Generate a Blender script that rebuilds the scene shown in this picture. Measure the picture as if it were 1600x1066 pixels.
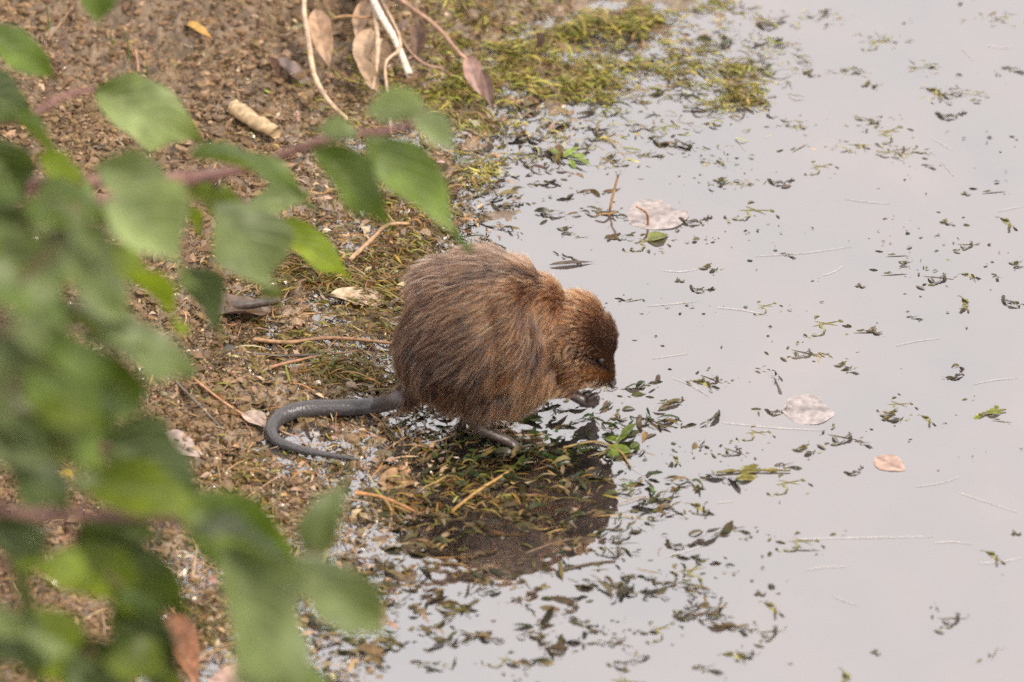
import bpy, math, random
import numpy as np
from mathutils import Vector, Matrix, Euler

for o in list(bpy.data.objects):
    bpy.data.objects.remove(o)
random.seed(7)
RNG = np.random.default_rng(11)
S = bpy.context.scene
C = S.collection
R = math.radians

# ------------------------------------------------------------------ camera
PITCH, DIST, LENS = R(33), 4.0, 131.0
cam_d = bpy.data.cameras.new('camera')
cam = bpy.data.objects.new('camera', cam_d)
C.objects.link(cam)
CAM = np.array([0.0, -DIST*math.cos(PITCH), DIST*math.sin(PITCH)])
cam.location = CAM
cam.rotation_euler = (R(90)-PITCH, 0, 0)
cam_d.lens = LENS
cam_d.sensor_width = 36
cam_d.clip_end = 500
cam_d.dof.use_dof = True
cam_d.dof.focus_distance = 4.02
cam_d.dof.aperture_fstop = 4.2
S.camera = cam
FWD = np.array([0, math.cos(PITCH), -math.sin(PITCH)])
UPV = np.array([0, math.sin(PITCH), math.cos(PITCH)])

# ------------------------------------------------------------------ sky, sun, exposure (overcast)
SUN_EL, SUN_AZ = R(52), R(35)      # azimuth measured from +X towards -Y (towards the viewer)
world = bpy.data.worlds.new('World')
S.world = world
world.use_nodes = True
wn = world.node_tree
wn.nodes.clear()
sky = wn.nodes.new('ShaderNodeTexSky')
sky.sky_type = 'NISHITA'
sky.sun_disc = False
sky.sun_elevation = SUN_EL
sky.sun_rotation = R(90) + SUN_AZ
sky.air_density = 1.0
sky.dust_density = 3.0
hs = wn.nodes.new('ShaderNodeHueSaturation')
hs.inputs['Saturation'].default_value = 0.12
mx = wn.nodes.new('ShaderNodeMix')
mx.data_type = 'RGBA'
mx.inputs[0].default_value = 0.75
mx.inputs[7].default_value = (8.8, 8.4, 8.4, 1)      # even cloud layer
bg = wn.nodes.new('ShaderNodeBackground')
bg.inputs['Strength'].default_value = 0.10
wo = wn.nodes.new('ShaderNodeOutputWorld')
wn.links.new(sky.outputs[0], hs.inputs['Color'])
wn.links.new(hs.outputs[0], mx.inputs[6])
wn.links.new(mx.outputs[2], bg.inputs['Color'])
wn.links.new(bg.outputs[0], wo.inputs['Surface'])
sun_d = bpy.data.lights.new('sun', 'SUN')
sun_d.energy = 1.5
sun_d.angle = R(10)
sun_d.color = (1.0, 0.90, 0.78)
sun = bpy.data.objects.new('sun', sun_d)
C.objects.link(sun)
sdir = Vector((math.cos(SUN_EL)*math.cos(SUN_AZ), -math.cos(SUN_EL)*math.sin(SUN_AZ), math.sin(SUN_EL)))
sun.rotation_euler = (-sdir).to_track_quat('-Z', 'Y').to_euler()
S.view_settings.view_transform = 'Standard'
S.view_settings.look = 'None'
S.view_settings.gamma = 1.0
S.view_settings.use_curve_mapping = False
S.view_settings.exposure = 1.45
S.cycles.use_denoising = False
S.cycles.use_adaptive_sampling = False
S.cycles.sample_clamp_indirect = 1.2
S.cycles.max_bounces = 9
S.cycles.transparent_max_bounces = 12
S.cycles.caustics_reflective = False
S.cycles.caustics_refractive = False

# ------------------------------------------------------------------ geometry of the view: pixel of the 1600 px photograph -> place
def ray(px, py):
    x = (px-800)/1600*36/LENS
    y = -(py-533)/1600*36/LENS
    return FWD + x*np.array([1.0, 0, 0]) + y*UPV
def gp(px, py, z=0.0):
    d = ray(px, py)
    return CAM + d*((z-CAM[2])/d[2])
def vp(px, py, Y):
    d = ray(px, py)
    return CAM + d*((Y-CAM[1])/d[1])
def cp(px, py, dist):
    return CAM + ray(px, py)*dist
def proj(P):
    P = np.asarray(P, float) - CAM
    k = P @ FWD
    return 800 + P[..., 0]/k*1600*LENS/36, 533 - (P @ UPV)/k*1600*LENS/36

# ------------------------------------------------------------------ noise
def _hash(ix, iy, seed):
    h = (ix.astype(np.int64)*374761393 + iy.astype(np.int64)*668265263 + seed*1442695041) & 0xFFFFFFFF
    h = ((h ^ (h >> 13))*1274126177) & 0xFFFFFFFF
    h = h ^ (h >> 16)
    return (h & 0xFFFF)/65535.0
def vnoise(x, y, seed=0):
    ix, iy = np.floor(x), np.floor(y)
    fx, fy = x-ix, y-iy
    fx = fx*fx*fx*(fx*(fx*6-15)+10)
    fy = fy*fy*fy*(fy*(fy*6-15)+10)
    a = _hash(ix, iy, seed); b = _hash(ix+1, iy, seed)
    c = _hash(ix, iy+1, seed); d = _hash(ix+1, iy+1, seed)
    return (a*(1-fx)+b*fx)*(1-fy) + (c*(1-fx)+d*fx)*fy
def fbm(x, y, s, oct=4, seed=0, gain=0.5):
    v, amp, tot = 0, 1, 0
    for k in range(oct):
        v = v + amp*(vnoise(x*s+17.3*k, y*s-9.1*k, seed+k)-0.5)
        tot += amp
        amp *= gain
        s *= 2.03
    return v/tot*2
def sstep(a, b, x):
    t = np.clip((x-a)/(b-a), 0, 1)
    return t*t*(3-2*t)

# ------------------------------------------------------------------ terrain height
SHORE_PX = [(1500, -500), (1230, -160), (1050, -20), (985, 60), (900, 130), (790, 190), (725, 280), (660, 380), (635, 480), (630, 590), (640, 660),
            (640, 730), (600, 800), (550, 860), (500, 930), (440, 1010), (390, 1100), (250, 1400)]
SHORE = np.array([gp(*p)[:2] for p in SHORE_PX])[::-1]
def shore_d(x, y):
    xs = np.interp(y, SHORE[:, 1], SHORE[:, 0])
    sl = np.interp(y, SHORE[:, 1], np.gradient(SHORE[:, 0], SHORE[:, 1]))
    xs = xs + 0.05*fbm(y, y*0+3.1, 6, 3, 40)
    return (xs-x)/np.sqrt(1+np.minimum(sl*sl, 1.5))
POOL = gp(770, 672)
def height(x, y):
    x = np.asarray(x, float); y = np.asarray(y, float)
    d = shore_d(x, y)
    dp = np.maximum(d, 0)
    bank = 0.03*dp + 0.10*np.maximum(dp-0.12, 0) + 0.06*np.maximum(dp-0.45, 0)
    bank = np.minimum(bank, 1.2)
    dn = np.maximum(-d, 0)
    bed = -(0.035*dn + 0.10*np.maximum(dn-0.12, 0))
    bed = np.maximum(bed, -0.35)
    h = np.where(d > 0, bank, bed)
    wet = np.exp(-(d/0.10)**2)
    dry = sstep(0.03, 0.22, d)
    h = h - 0.0012*np.exp(-((d-0.05)/0.10)**2)
    h = h + fbm(x, y, 9, 3, 1)*(0.004 + 0.014*dry)
    h = h + fbm(x, y, 38, 3, 5)*(0.0055*sstep(-0.35, 0.0, d) + 0.0085*dry)
    n = fbm(x, y, 120, 3, 9)
    h = h + n*(0.0010*sstep(-0.2, 0.02, d) + 0.0062*dry)
    cr = np.abs(fbm(x, y, 70, 2, 13))
    h = h - 0.007*dry*np.exp(-(cr/0.10)**2)
    # the hollow the animal stands in
    h = h - 0.011*np.exp(-0.5*(((x-POOL[0])/0.07)**2+((y-POOL[1])/0.06)**2))
    return h
def hgt(x, y):
    return float(height(np.array([x]), np.array([y]))[0])
def gt(px, py, up=0.0):
    """the point of the ground seen at a pixel"""
    p = gp(px, py)
    for _ in range(6):
        p = gp(px, py, max(hgt(p[0], p[1]), 0.0)+up)
    return p

# ------------------------------------------------------------------ mesh helpers
def mesh_np(name, V, F, smooth=True):
    """V (n,3), F (m,k) constant k"""
    V = np.ascontiguousarray(V, np.float32); F = np.ascontiguousarray(F, np.int32)
    me = bpy.data.meshes.new(name)
    me.vertices.add(len(V)); me.vertices.foreach_set('co', V.ravel())
    k = F.shape[1]
    me.loops.add(F.size); me.loops.foreach_set('vertex_index', F.ravel())
    me.polygons.add(len(F))
    me.polygons.foreach_set('loop_start', np.arange(0, F.size, k, dtype=np.int32))
    me.polygons.foreach_set('loop_total', np.full(len(F), k, np.int32))
    me.polygons.foreach_set('use_smooth', np.full(len(F), smooth, bool))
    me.update(calc_edges=True)
    me.validate()
    return me
def set_col(me, col, name='col'):
    a = me.attributes.new(name, 'FLOAT_COLOR', 'POINT')
    c = np.ones((len(me.vertices), 4), np.float32)
    c[:, :3] = col
    a.data.foreach_set('color', c.ravel())
def set_f(me, val, name):
    a = me.attributes.new(name, 'FLOAT', 'POINT')
    a.data.foreach_set('value', np.ascontiguousarray(val, np.float32))
def add(name, data, mat=None, parent=None, label=None, cat=None, group=None, kind=None, loc=None):
    o = bpy.data.objects.new(name, data)
    C.objects.link(o)
    if mat is not None and data is not None and len(data.materials) == 0:
        data.materials.append(mat)
    if parent is not None: o.parent = parent
    if label: o['label'] = label
    if cat: o['category'] = cat
    if group: o['group'] = group
    if kind: o['kind'] = kind
    if loc is not None: o.location = loc
    return o
def tube(pts, rad, n=8, flat=1.0, cap=True, wob=0.0):
    """swept tube; flat <1 squashes sideways"""
    P = np.array(pts, float); m = len(P)
    rad = np.interp(np.linspace(0, 1, m), np.linspace(0, 1, len(rad)), rad)
    T = np.gradient(P, axis=0); T /= np.linalg.norm(T, axis=1)[:, None]+1e-12
    V = []
    for i in range(m):
        up = np.array([0, 0, 1.0])
        if abs(T[i, 2]) > 0.95: up = np.array([0, 1.0, 0])
        s = np.cross(T[i], up); s /= np.linalg.norm(s); u = np.cross(s, T[i])
        for k in range(n):
            a = 2*math.pi*k/n
            w = 1 + wob*(random.random()-0.5)
            V.append(P[i] + rad[i]*w*(math.cos(a)*s*flat + math.sin(a)*u))
    F = []
    for i in range(m-1):
        for k in range(n):
            F.append((i*n+k, i*n+(k+1) % n, (i+1)*n+(k+1) % n, (i+1)*n+k))
    V = np.array(V)
    if cap:
        c0, c1 = len(V), len(V)+1
        V = np.vstack([V, P[0]-T[0]*rad[0]*0.4, P[-1]+T[-1]*rad[-1]*0.4])
        for k in range(n):
            F.append((k, (k+1) % n, c0, c0)); F.append(((m-1)*n+(k+1) % n, (m-1)*n+k, c1, c1))
    return V, F
def poly_mesh(name, V, F, smooth=True):
    me = bpy.data.meshes.new(name)
    F = [tuple(dict.fromkeys(f)) for f in F]
    me.from_pydata([tuple(v) for v in V], [], F)
    me.polygons.foreach_set('use_smooth', [smooth]*len(me.polygons))
    me.update()
    return me
def spline(pts, n):
    P = np.array(pts, float); m = len(P)
    t = np.linspace(0, m-1, n); out = []
    for q in t:
        i = min(int(q), m-2); f = q-i
        p0, p1, p2, p3 = P[max(i-1, 0)], P[i], P[i+1], P[min(i+2, m-1)]
        out.append(0.5*((2*p1)+(-p0+p2)*f+(2*p0-5*p1+4*p2-p3)*f*f+(-p0+3*p1-3*p2+p3)*f**3))
    return np.array(out)
def ribbons(cen, ang, L, W, curl, tilt, roll, col, rows=5, side=0.0, sag=None):
    """many small curved leaflets in one mesh. curl: arch height, side: sideways bend"""
    n = len(cen)
    t = np.linspace(-1, 1, rows)
    prof = np.maximum(1-t**2, 0)**0.6*0.92+0.08
    X = (t[None, :]*L[:, None]/2)
    Z = (1-t[None, :]**2)*curl[:, None]
    Yb = (1-t[None, :]**2)*np.broadcast_to(side, (n,))[:, None]
    half = prof[None, :]*W[:, None]/2
    pts = np.zeros((n, rows, 2, 3))
    cr, sr = np.cos(roll)[:, None], np.sin(roll)[:, None]
    for j, sg in enumerate((-1, 1)):
        pts[:, :, j, 0] = X
        pts[:, :, j, 1] = Yb + sg*half*cr
        pts[:, :, j, 2] = Z + sg*half*sr
    ct, st = np.cos(tilt)[:, None, None], np.sin(tilt)[:, None, None]
    x = pts[..., 0]*ct - pts[..., 2]*st; z = pts[..., 0]*st + pts[..., 2]*ct; y = pts[..., 1]
    ca, sa = np.cos(ang)[:, None, None], np.sin(ang)[:, None, None]
    Q = np.stack([x*ca-y*sa, x*sa+y*ca, z], -1) + np.asarray(cen)[:, None, None, :]
    V = Q.reshape(-1, 3)
    base = (np.arange(n)*rows*2)[:, None]
    quad = np.array([[2*i, 2*i+1, 2*i+3, 2*i+2] for i in range(rows-1)])
    F = (base[:, :, None] + quad[None]).reshape(-1, 4)
    return V, F, np.repeat(col, rows*2, axis=0)
def pick(cols, n, jit=0.25, hue=0.08):
    cols = np.array(cols)
    c = cols[RNG.integers(0, len(cols), n)]
    return np.clip(c*(1+jit*RNG.normal(0, 1, (n, 1)))*(1+hue*RNG.normal(0, 1, (n, 3))), 0.004, 0.9)

# ------------------------------------------------------------------ materials
def mat_new(name):
    m = bpy.data.materials.new(name); m.use_nodes = True
    nt = m.node_tree; nt.nodes.clear()
    out = nt.nodes.new('ShaderNodeOutputMaterial')
    return m, nt, out
def N(nt, typ, **kw):
    n = nt.nodes.new(typ)
    for k, v in kw.items():
        if k.startswith('i_'):
            n.inputs[k[2:].replace('_', ' ')].default_value = v
        else:
            setattr(n, k, v)
    return n
def noise_n(nt, scale, detail=4, rough=0.55, coord='Object', vec=None):
    if vec is None:
        tc = N(nt, 'ShaderNodeTexCoord'); vec = tc.outputs[coord]
    n = N(nt, 'ShaderNodeTexNoise', i_Scale=scale, i_Detail=detail, i_Roughness=rough)
    nt.links.new(vec, n.inputs['Vector'])
    return n
def ramp(nt, src, stops):
    r = N(nt, 'ShaderNodeValToRGB')
    e = r.color_ramp.elements
    while len(e) < len(stops): e.new(0.5)
    for q, (p, c) in zip(e, stops):
        q.position = p; q.color = (*c, 1) if len(c) == 3 else c
    nt.links.new(src, r.inputs[0])
    return r
def mixc(nt, fac, a, b, mode='MIX'):
    m = N(nt, 'ShaderNodeMix', data_type='RGBA', blend_type=mode)
    for s, v in ((0, fac), (6, a), (7, b)):
        if isinstance(v, (int, float)): m.inputs[s].default_value = v
        elif isinstance(v, tuple): m.inputs[s].default_value = (*v, 1)
        else: nt.links.new(v, m.inputs[s])
    return m.outputs[2]
def attr_mat(name, rough=0.5, spec=0.5, bump_scale=300, bump=0.3, trans=0.0, coat=0.0, mottled=0.35, dist=0.001):
    """colour from the mesh's own colour attribute, broken up by noise"""
    m, nt, out = mat_new(name)
    a = N(nt, 'ShaderNodeAttribute', attribute_name='col')
    n = noise_n(nt, bump_scale*0.5, 3)
    r = ramp(nt, n.outputs[0], [(0.3, (1-mottled,)*3), (0.7, (1+mottled,)*3)])
    c = mixc(nt, 1.0, a.outputs['Color'], r.outputs[0], 'MULTIPLY')
    b = N(nt, 'ShaderNodeBsdfPrincipled')
    nt.links.new(c, b.inputs['Base Color'])
    b.inputs['Roughness'].default_value = rough
    b.inputs['Specular IOR Level'].default_value = spec
    b.inputs['Coat Weight'].default_value = coat
    b.inputs['Coat Roughness'].default_value = 0.12
    n2 = noise_n(nt, bump_scale, 3)
    bp = N(nt, 'ShaderNodeBump', i_Strength=bump, i_Distance=dist)
    nt.links.new(n2.outputs[0], bp.inputs['Height'])
    nt.links.new(bp.outputs[0], b.inputs['Normal'])
    sh = b.outputs[0]
    if trans > 0:
        tr = N(nt, 'ShaderNodeBsdfTranslucent')
        nt.links.new(c, tr.inputs['Color'])
        mxs = N(nt, 'ShaderNodeMixShader'); mxs.inputs[0].default_value = trans
        nt.links.new(sh, mxs.inputs[1]); nt.links.new(tr.outputs[0], mxs.inputs[2]); sh = mxs.outputs[0]
    nt.links.new(sh, out.inputs['Surface'])
    return m

def ground_mat():
    m, nt, out = mat_new('wet_soil')
    wet = N(nt, 'ShaderNodeAttribute', attribute_name='wet')
    n1 = noise_n(nt, 55, 5, 0.6); n2 = noise_n(nt, 260, 4, 0.6); n3 = noise_n(nt, 9, 3)
    dry = ramp(nt, n1.outputs[0], [(0.28, (0.045, 0.028, 0.014)), (0.5, (0.115, 0.073, 0.040)), (0.72, (0.20, 0.135, 0.08))])
    wetc = ramp(nt, n1.outputs[0], [(0.28, (0.030, 0.021, 0.010)), (0.5, (0.135, 0.085, 0.044)), (0.7, (0.24, 0.158, 0.092))])
    c = mixc(nt, wet.outputs['Fac'], dry.outputs[0], wetc.outputs[0])
    f = ramp(nt, n2.outputs[0], [(0.3, (0.65, 0.65, 0.65)), (0.7, (1.3, 1.3, 1.3))])
    c = mixc(nt, 1.0, c, f.outputs[0], 'MULTIPLY')
    sub = N(nt, 'ShaderNodeAttribute', attribute_name='sub')
    c = mixc(nt, sub.outputs['Fac'], c, mixc(nt, 1.0, f.outputs[0], (0.050, 0.040, 0.015), 'MULTIPLY'))
    g = ramp(nt, n3.outputs[0], [(0.52, (0, 0, 0)), (0.7, (1, 1, 1))])
    c = mixc(nt, g.outputs[0], c, mixc(nt, 1.0, c, (1.0, 0.98, 0.55), 'MULTIPLY'))
    b = N(nt, 'ShaderNodeBsdfPrincipled')
    nt.links.new(c, b.inputs['Base Color'])
    rr = N(nt, 'ShaderNodeMapRange'); rr.inputs['To Min'].default_value = 0.8; rr.inputs['To Max'].default_value = 0.16
    nt.links.new(wet.outputs['Fac'], rr.inputs['Value'])
    nt.links.new(rr.outputs[0], b.inputs['Roughness'])
    b.inputs['Specular IOR Level'].default_value = 0.8
    bp = N(nt, 'ShaderNodeBump', i_Strength=0.7, i_Distance=0.0025)
    nb = noise_n(nt, 330, 4, 0.6)
    nt.links.new(nb.outputs[0], bp.inputs['Height'])
    nt.links.new(bp.outputs[0], b.inputs['Normal'])
    nt.links.new(b.outputs[0], out.inputs['Surface'])
    return m

def water_mat():
    m, nt, out = mat_new('pond_water')
    weed = N(nt, 'ShaderNodeAttribute', attribute_name='weed')
    tc = N(nt, 'ShaderNodeTexCoord')
    mp = N(nt, 'ShaderNodeMapping'); mp.inputs['Scale'].default_value = (1.0, 0.8, 1.0)
    nt.links.new(tc.outputs['Object'], mp.inputs['Vector'])
    na = noise_n(nt, 7, 2, 0.5, vec=mp.outputs[0])
    nb = noise_n(nt, 34, 2, 0.45, vec=mp.outputs[0])
    b1 = N(nt, 'ShaderNodeBump', i_Strength=0.10, i_Distance=0.004)
    nt.links.new(na.outputs[0], b1.inputs['Height'])
    b2 = N(nt, 'ShaderNodeBump', i_Distance=0.0034)
    ws = N(nt, 'ShaderNodeMath', operation='MULTIPLY_ADD'); ws.inputs[1].default_value = 0.95; ws.inputs[2].default_value = 0.03
    nt.links.new(weed.outputs['Fac'], ws.inputs[0])
    nt.links.new(ws.outputs[0], b2.inputs['Strength'])
    nt.links.new(nb.outputs[0], b2.inputs['Height'])
    nt.links.new(b1.outputs[0], b2.inputs['Normal'])
    fr = N(nt, 'ShaderNodeFresnel', i_IOR=3.6)
    nt.links.new(b2.outputs[0], fr.inputs['Normal'])
    gl = N(nt, 'ShaderNodeBsdfGlossy', i_Roughness=0.015)
    gl.inputs['Color'].default_value = (0.97, 0.965, 0.965, 1)
    nt.links.new(b2.outputs[0], gl.inputs['Normal'])
    tr = N(nt, 'ShaderNodeBsdfTransparent'); tr.inputs['Color'].default_value = (0.80, 0.74, 0.62, 1)
    ms = N(nt, 'ShaderNodeMixShader')
    nt.links.new(fr.outputs[0], ms.inputs[0]); nt.links.new(tr.outputs[0], ms.inputs[1]); nt.links.new(gl.outputs[0], ms.inputs[2])
    # silt and a thin dusty film lying on the open water
    nf = noise_n(nt, 5, 5, 0.62, vec=mp.outputs[0])
    ff = ramp(nt, nf.outputs[0], [(0.3, (0.0, 0.0, 0.0)), (0.72, (0.32, 0.32, 0.32))])
    inv = N(nt, 'ShaderNodeMath', operation='SUBTRACT', use_clamp=True); inv.inputs[0].default_value = 1.0
    nt.links.new(weed.outputs['Fac'], inv.inputs[1])
    fm = N(nt, 'ShaderNodeMath', operation='MULTIPLY')
    nt.links.new(ff.outputs[0], fm.inputs[0]); nt.links.new(inv.outputs[0], fm.inputs[1])
    df = N(nt, 'ShaderNodeBsdfDiffuse'); df.inputs['Color'].default_value = (0.30, 0.25, 0.235, 1)
    m2 = N(nt, 'ShaderNodeMixShader')
    nt.links.new(fm.outputs[0], m2.inputs[0]); nt.links.new(ms.outputs[0], m2.inputs[1]); nt.links.new(df.outputs[0], m2.inputs[2])
    nt.links.new(m2.outputs[0], out.inputs['Surface'])
    return m

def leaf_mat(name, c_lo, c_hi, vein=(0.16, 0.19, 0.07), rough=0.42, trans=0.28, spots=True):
    """broad leaf: arching side veins from the leaf's own u (along), v (across) coordinates"""
    m, nt, out = mat_new(name)
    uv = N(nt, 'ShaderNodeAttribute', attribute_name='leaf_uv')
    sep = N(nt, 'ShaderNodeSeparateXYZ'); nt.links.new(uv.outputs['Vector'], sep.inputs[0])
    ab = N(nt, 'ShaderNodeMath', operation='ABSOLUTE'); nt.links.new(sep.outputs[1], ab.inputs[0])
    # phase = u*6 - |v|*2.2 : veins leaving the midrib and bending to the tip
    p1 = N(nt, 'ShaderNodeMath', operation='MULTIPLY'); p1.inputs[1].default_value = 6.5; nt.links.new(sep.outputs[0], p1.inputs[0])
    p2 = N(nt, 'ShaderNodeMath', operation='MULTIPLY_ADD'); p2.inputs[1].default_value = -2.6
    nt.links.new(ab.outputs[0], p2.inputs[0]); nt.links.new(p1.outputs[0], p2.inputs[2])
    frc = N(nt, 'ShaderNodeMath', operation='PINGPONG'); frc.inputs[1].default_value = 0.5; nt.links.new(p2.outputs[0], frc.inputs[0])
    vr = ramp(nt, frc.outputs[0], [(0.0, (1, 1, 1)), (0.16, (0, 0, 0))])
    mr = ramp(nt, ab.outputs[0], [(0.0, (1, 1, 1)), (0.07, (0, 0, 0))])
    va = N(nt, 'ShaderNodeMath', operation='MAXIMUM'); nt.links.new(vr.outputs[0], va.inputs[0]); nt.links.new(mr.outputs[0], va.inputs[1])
    oi = N(nt, 'ShaderNodeObjectInfo')
    n1 = noise_n(nt, 17, 2)
    base = ramp(nt, n1.outputs[0], [(0.32, tuple(0.6*q for q in c_lo)), (0.5, tuple((p_+q_)/2 for p_, q_ in zip(c_lo, c_hi))), (0.68, tuple(1.45*q for q in c_hi))])
    hsv = N(nt, 'ShaderNodeHueSaturation')
    mrng = N(nt, 'ShaderNodeMapRange'); mrng.inputs['To Min'].default_value = 0.7; mrng.inputs['To Max'].default_value = 1.3
    nt.links.new(oi.outputs['Random'], mrng.inputs['Value']); nt.links.new(mrng.outputs[0], hsv.inputs['Value'])
    nt.links.new(base.outputs[0], hsv.inputs['Color'])
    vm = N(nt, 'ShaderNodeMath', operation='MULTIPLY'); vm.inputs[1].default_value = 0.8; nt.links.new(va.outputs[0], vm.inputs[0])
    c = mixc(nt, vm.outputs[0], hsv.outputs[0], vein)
    if spots:
        n4 = noise_n(nt, 60, 2); sp = ramp(nt, n4.outputs[0], [(0.72, (0, 0, 0)), (0.78, (1, 1, 1))])
        c = mixc(nt, sp.outputs[0], c, (0.10, 0.055, 0.03))
    b = N(nt, 'ShaderNodeBsdfPrincipled', i_Roughness=rough)
    b.inputs['Specular IOR Level'].default_value = 0.3
    nt.links.new(c, b.inputs['Base Color'])
    bp = N(nt, 'ShaderNodeBump', i_Strength=0.6, i_Distance=0.0012, invert=True)
    nt.links.new(va.outputs[0], bp.inputs['Height']); nt.links.new(bp.outputs[0], b.inputs['Normal'])
    tr = N(nt, 'ShaderNodeBsdfTranslucent')
    tcol = mixc(nt, 1.0, c, (1.5, 1.6, 0.5), 'MULTIPLY'); nt.links.new(tcol, tr.inputs['Color'])
    ms = N(nt, 'ShaderNodeMixShader'); ms.inputs[0].default_value = trans
    nt.links.new(b.outputs[0], ms.inputs[1]); nt.links.new(tr.outputs[0], ms.inputs[2])
    nt.links.new(ms.outputs[0], out.inputs['Surface'])
    return m
def bark_mat(name, c0, c1, rough=0.55, scale=60):
    m, nt, out = mat_new(name)
    n = noise_n(nt, scale, 4)
    r = ramp(nt, n.outputs[0], [(0.3, c0), (0.7, c1)])
    b = N(nt, 'ShaderNodeBsdfPrincipled', i_Roughness=rough)
    nt.links.new(r.outputs[0], b.inputs['Base Color'])
    bp = N(nt, 'ShaderNodeBump', i_Strength=0.5, i_Distance=0.001)
    n2 = noise_n(nt, scale*5, 3); nt.links.new(n2.outputs[0], bp.inputs['Height']); nt.links.new(bp.outputs[0], b.inputs['Normal'])
    nt.links.new(b.outputs[0], out.inputs['Surface'])
    return m

M_GROUND = ground_mat()
M_WATER = water_mat()
M_CRUMB = attr_mat('soil_crumb', 0.6, 0.2, 500, 0.8, dist=0.002)
M_LITTER = attr_mat('wet_litter', 0.2, 0.6, 400, 0.4)
M_WEED = attr_mat('pondweed', 0.3, 0.22, 300, 0.3, trans=0.12)
M_ALGAE = attr_mat('algae', 0.5, 0.4, 300, 0.3, trans=0.15)
M_DRYLEAF = attr_mat('dry_leaf', 0.5, 0.4, 220, 0.5, trans=0.12)
M_STRAW = attr_mat('straw', 0.5, 0.4, 300, 0.3)

# ------------------------------------------------------------------ ground and water
def axis(lo, hi, fine, far):
    a = list(np.arange(lo, hi+1e-9, fine))
    st, x = fine, hi
    while x < far: st *= 1.25; x += st; a.append(x)
    st, x = fine, lo; pre = []
    while x > -far: st *= 1.25; x -= st; pre.append(x)
    return np.array(pre[::-1]+a)
gx = axis(-0.66, 0.30, 0.0031, 60); gy = axis(-0.68, 1.02, 0.0031, 60)
GX, GY = np.meshgrid(gx, gy)
V = np.stack([GX.ravel(), GY.ravel(), height(GX.ravel(), GY.ravel())], 1)
nx, ny = len(gx), len(gy)
I = np.arange(nx*ny).reshape(ny, nx)
F = np.stack([I[:-1, :-1].ravel(), I[:-1, 1:].ravel(), I[1:, 1:].ravel(), I[1:, :-1].ravel()], 1)
me = mesh_np('ground', V, F)
D = shore_d(V[:, 0], V[:, 1])
wet = 1-sstep(0.05, 0.26, D+0.05*fbm(V[:, 0], V[:, 1], 11, 3, 31))
set_f(me, wet, 'wet')
set_f(me, sstep(0.0, -0.007, V[:, 2]), 'sub')
add('ground', me, M_GROUND, kind='structure')

# weed cover as (px, py, half width, half height, weight) in the photograph
WEED_BLOBS = [(800, 720, 190, 70, 1.0), (860, 800, 130, 60, 0.8), (700, 860, 110, 60, 0.8), (740, 640, 130, 40, 0.9), (640, 800, 80, 60, 0.9), (560, 900, 80, 60, 0.8),
              (720, 330, 60, 60, 0.9), (820, 300, 90, 60, 0.55), (800, 200, 90, 50, 0.8), (920, 180, 110, 40, 0.6), (1060, 140, 90, 40, 0.55), (1130, 110, 70, 40, 0.45),
              (880, 930, 140, 50, 0.55), (640, 980, 110, 60, 0.6), (850, 1020, 150, 50, 0.4), (1050, 930, 70, 50, 0.35), (480, 1010, 60, 50, 0.8), (1000, 690, 60, 60, 0.5),
              (700, 420, 60, 60, 0.6), (900, 330, 60, 40, 0.4)]
def weed_density(x, y):
    px, py = proj(np.stack([x, y, x*0], -1))
    w = 0
    for a, b, c, d, k in WEED_BLOBS:
        w = np.maximum(w, k*np.exp(-0.5*(((px-a)/c)**2+((py-b)/d)**2)))
    return w
wx = axis(-0.45, 0.62, 0.010, 60); wy = axis(-0.68, 1.02, 0.010, 60)
WX, WY = np.meshgrid(wx, wy)
I = np.arange(WX.size).reshape(WX.shape)
F = np.stack([I[:-1, :-1].ravel(), I[:-1, 1:].ravel(), I[1:, 1:].ravel(), I[1:, :-1].ravel()], 1)
me = mesh_np('water', np.stack([WX.ravel(), WY.ravel(), WX.ravel()*0], 1), F)
near = (np.abs(WX.ravel()) < 1) & (np.abs(WY.ravel()) < 1.3)
wd = np.where(near, weed_density(np.clip(WX.ravel(), -1, 1), np.clip(WY.ravel(), -1, 1.3)), 0)
set_f(me, wd, 'weed')
add('water', me, M_WATER, kind='structure')

# ------------------------------------------------------------------ soil crumbs on the bank
def ico(sub=1):
    import bmesh
    bm = bmesh.new(); bmesh.ops.create_icosphere(bm, subdivisions=sub, radius=1)
    bm.verts.ensure_lookup_table()
    v = np.array([x.co[:] for x in bm.verts]); f = np.array([[q.index for q in p.verts] for p in bm.faces]); bm.free()
    return v, f
IV, IF = ico(1)
def scatter(n, pxlo, pxhi, pylo, pyhi, prob):
    """random ground points within a picture window, accepted by prob(px,py,d)"""
    out = []
    while len(out) < n:
        px = RNG.uniform(pxlo, pxhi, 4000); py = RNG.uniform(pylo, pyhi, 4000)
        x = (px-800)/1600*36/LENS; y = -(py-533)/1600*36/LENS
        d = FWD[None]+x[:, None]*np.array([[1.0, 0, 0]])+y[:, None]*UPV[None]
        k = -CAM[2]/d[:, 2]
        P = CAM+d*k[:, None]
        z = np.maximum(height(P[:, 0], P[:, 1]), 0)
        for _ in range(3):
            P = CAM+d*((z-CAM[2])/d[:, 2])[:, None]; z = np.maximum(height(P[:, 0], P[:, 1]), 0)
        D = shore_d(P[:, 0], P[:, 1])
        keep = RNG.uniform(0, 1, 4000) < prob(px, py, D, P)
        out += list(P[keep])
    return np.array(out[:n])
n = 32000
P = scatter(n, -60, 900, -60, 1120, lambda px, py, D, P: (0.12*sstep(-0.03, 0.02, D)+0.88*sstep(0.05, 0.24, D+0.05*fbm(P[:, 0], P[:, 1], 14, 2, 77)))*(0.35+0.65*sstep(-0.2, 0.3, fbm(P[:, 0], P[:, 1], 20, 2, 3))))
P[:, 2] = height(P[:, 0], P[:, 1])
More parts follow.
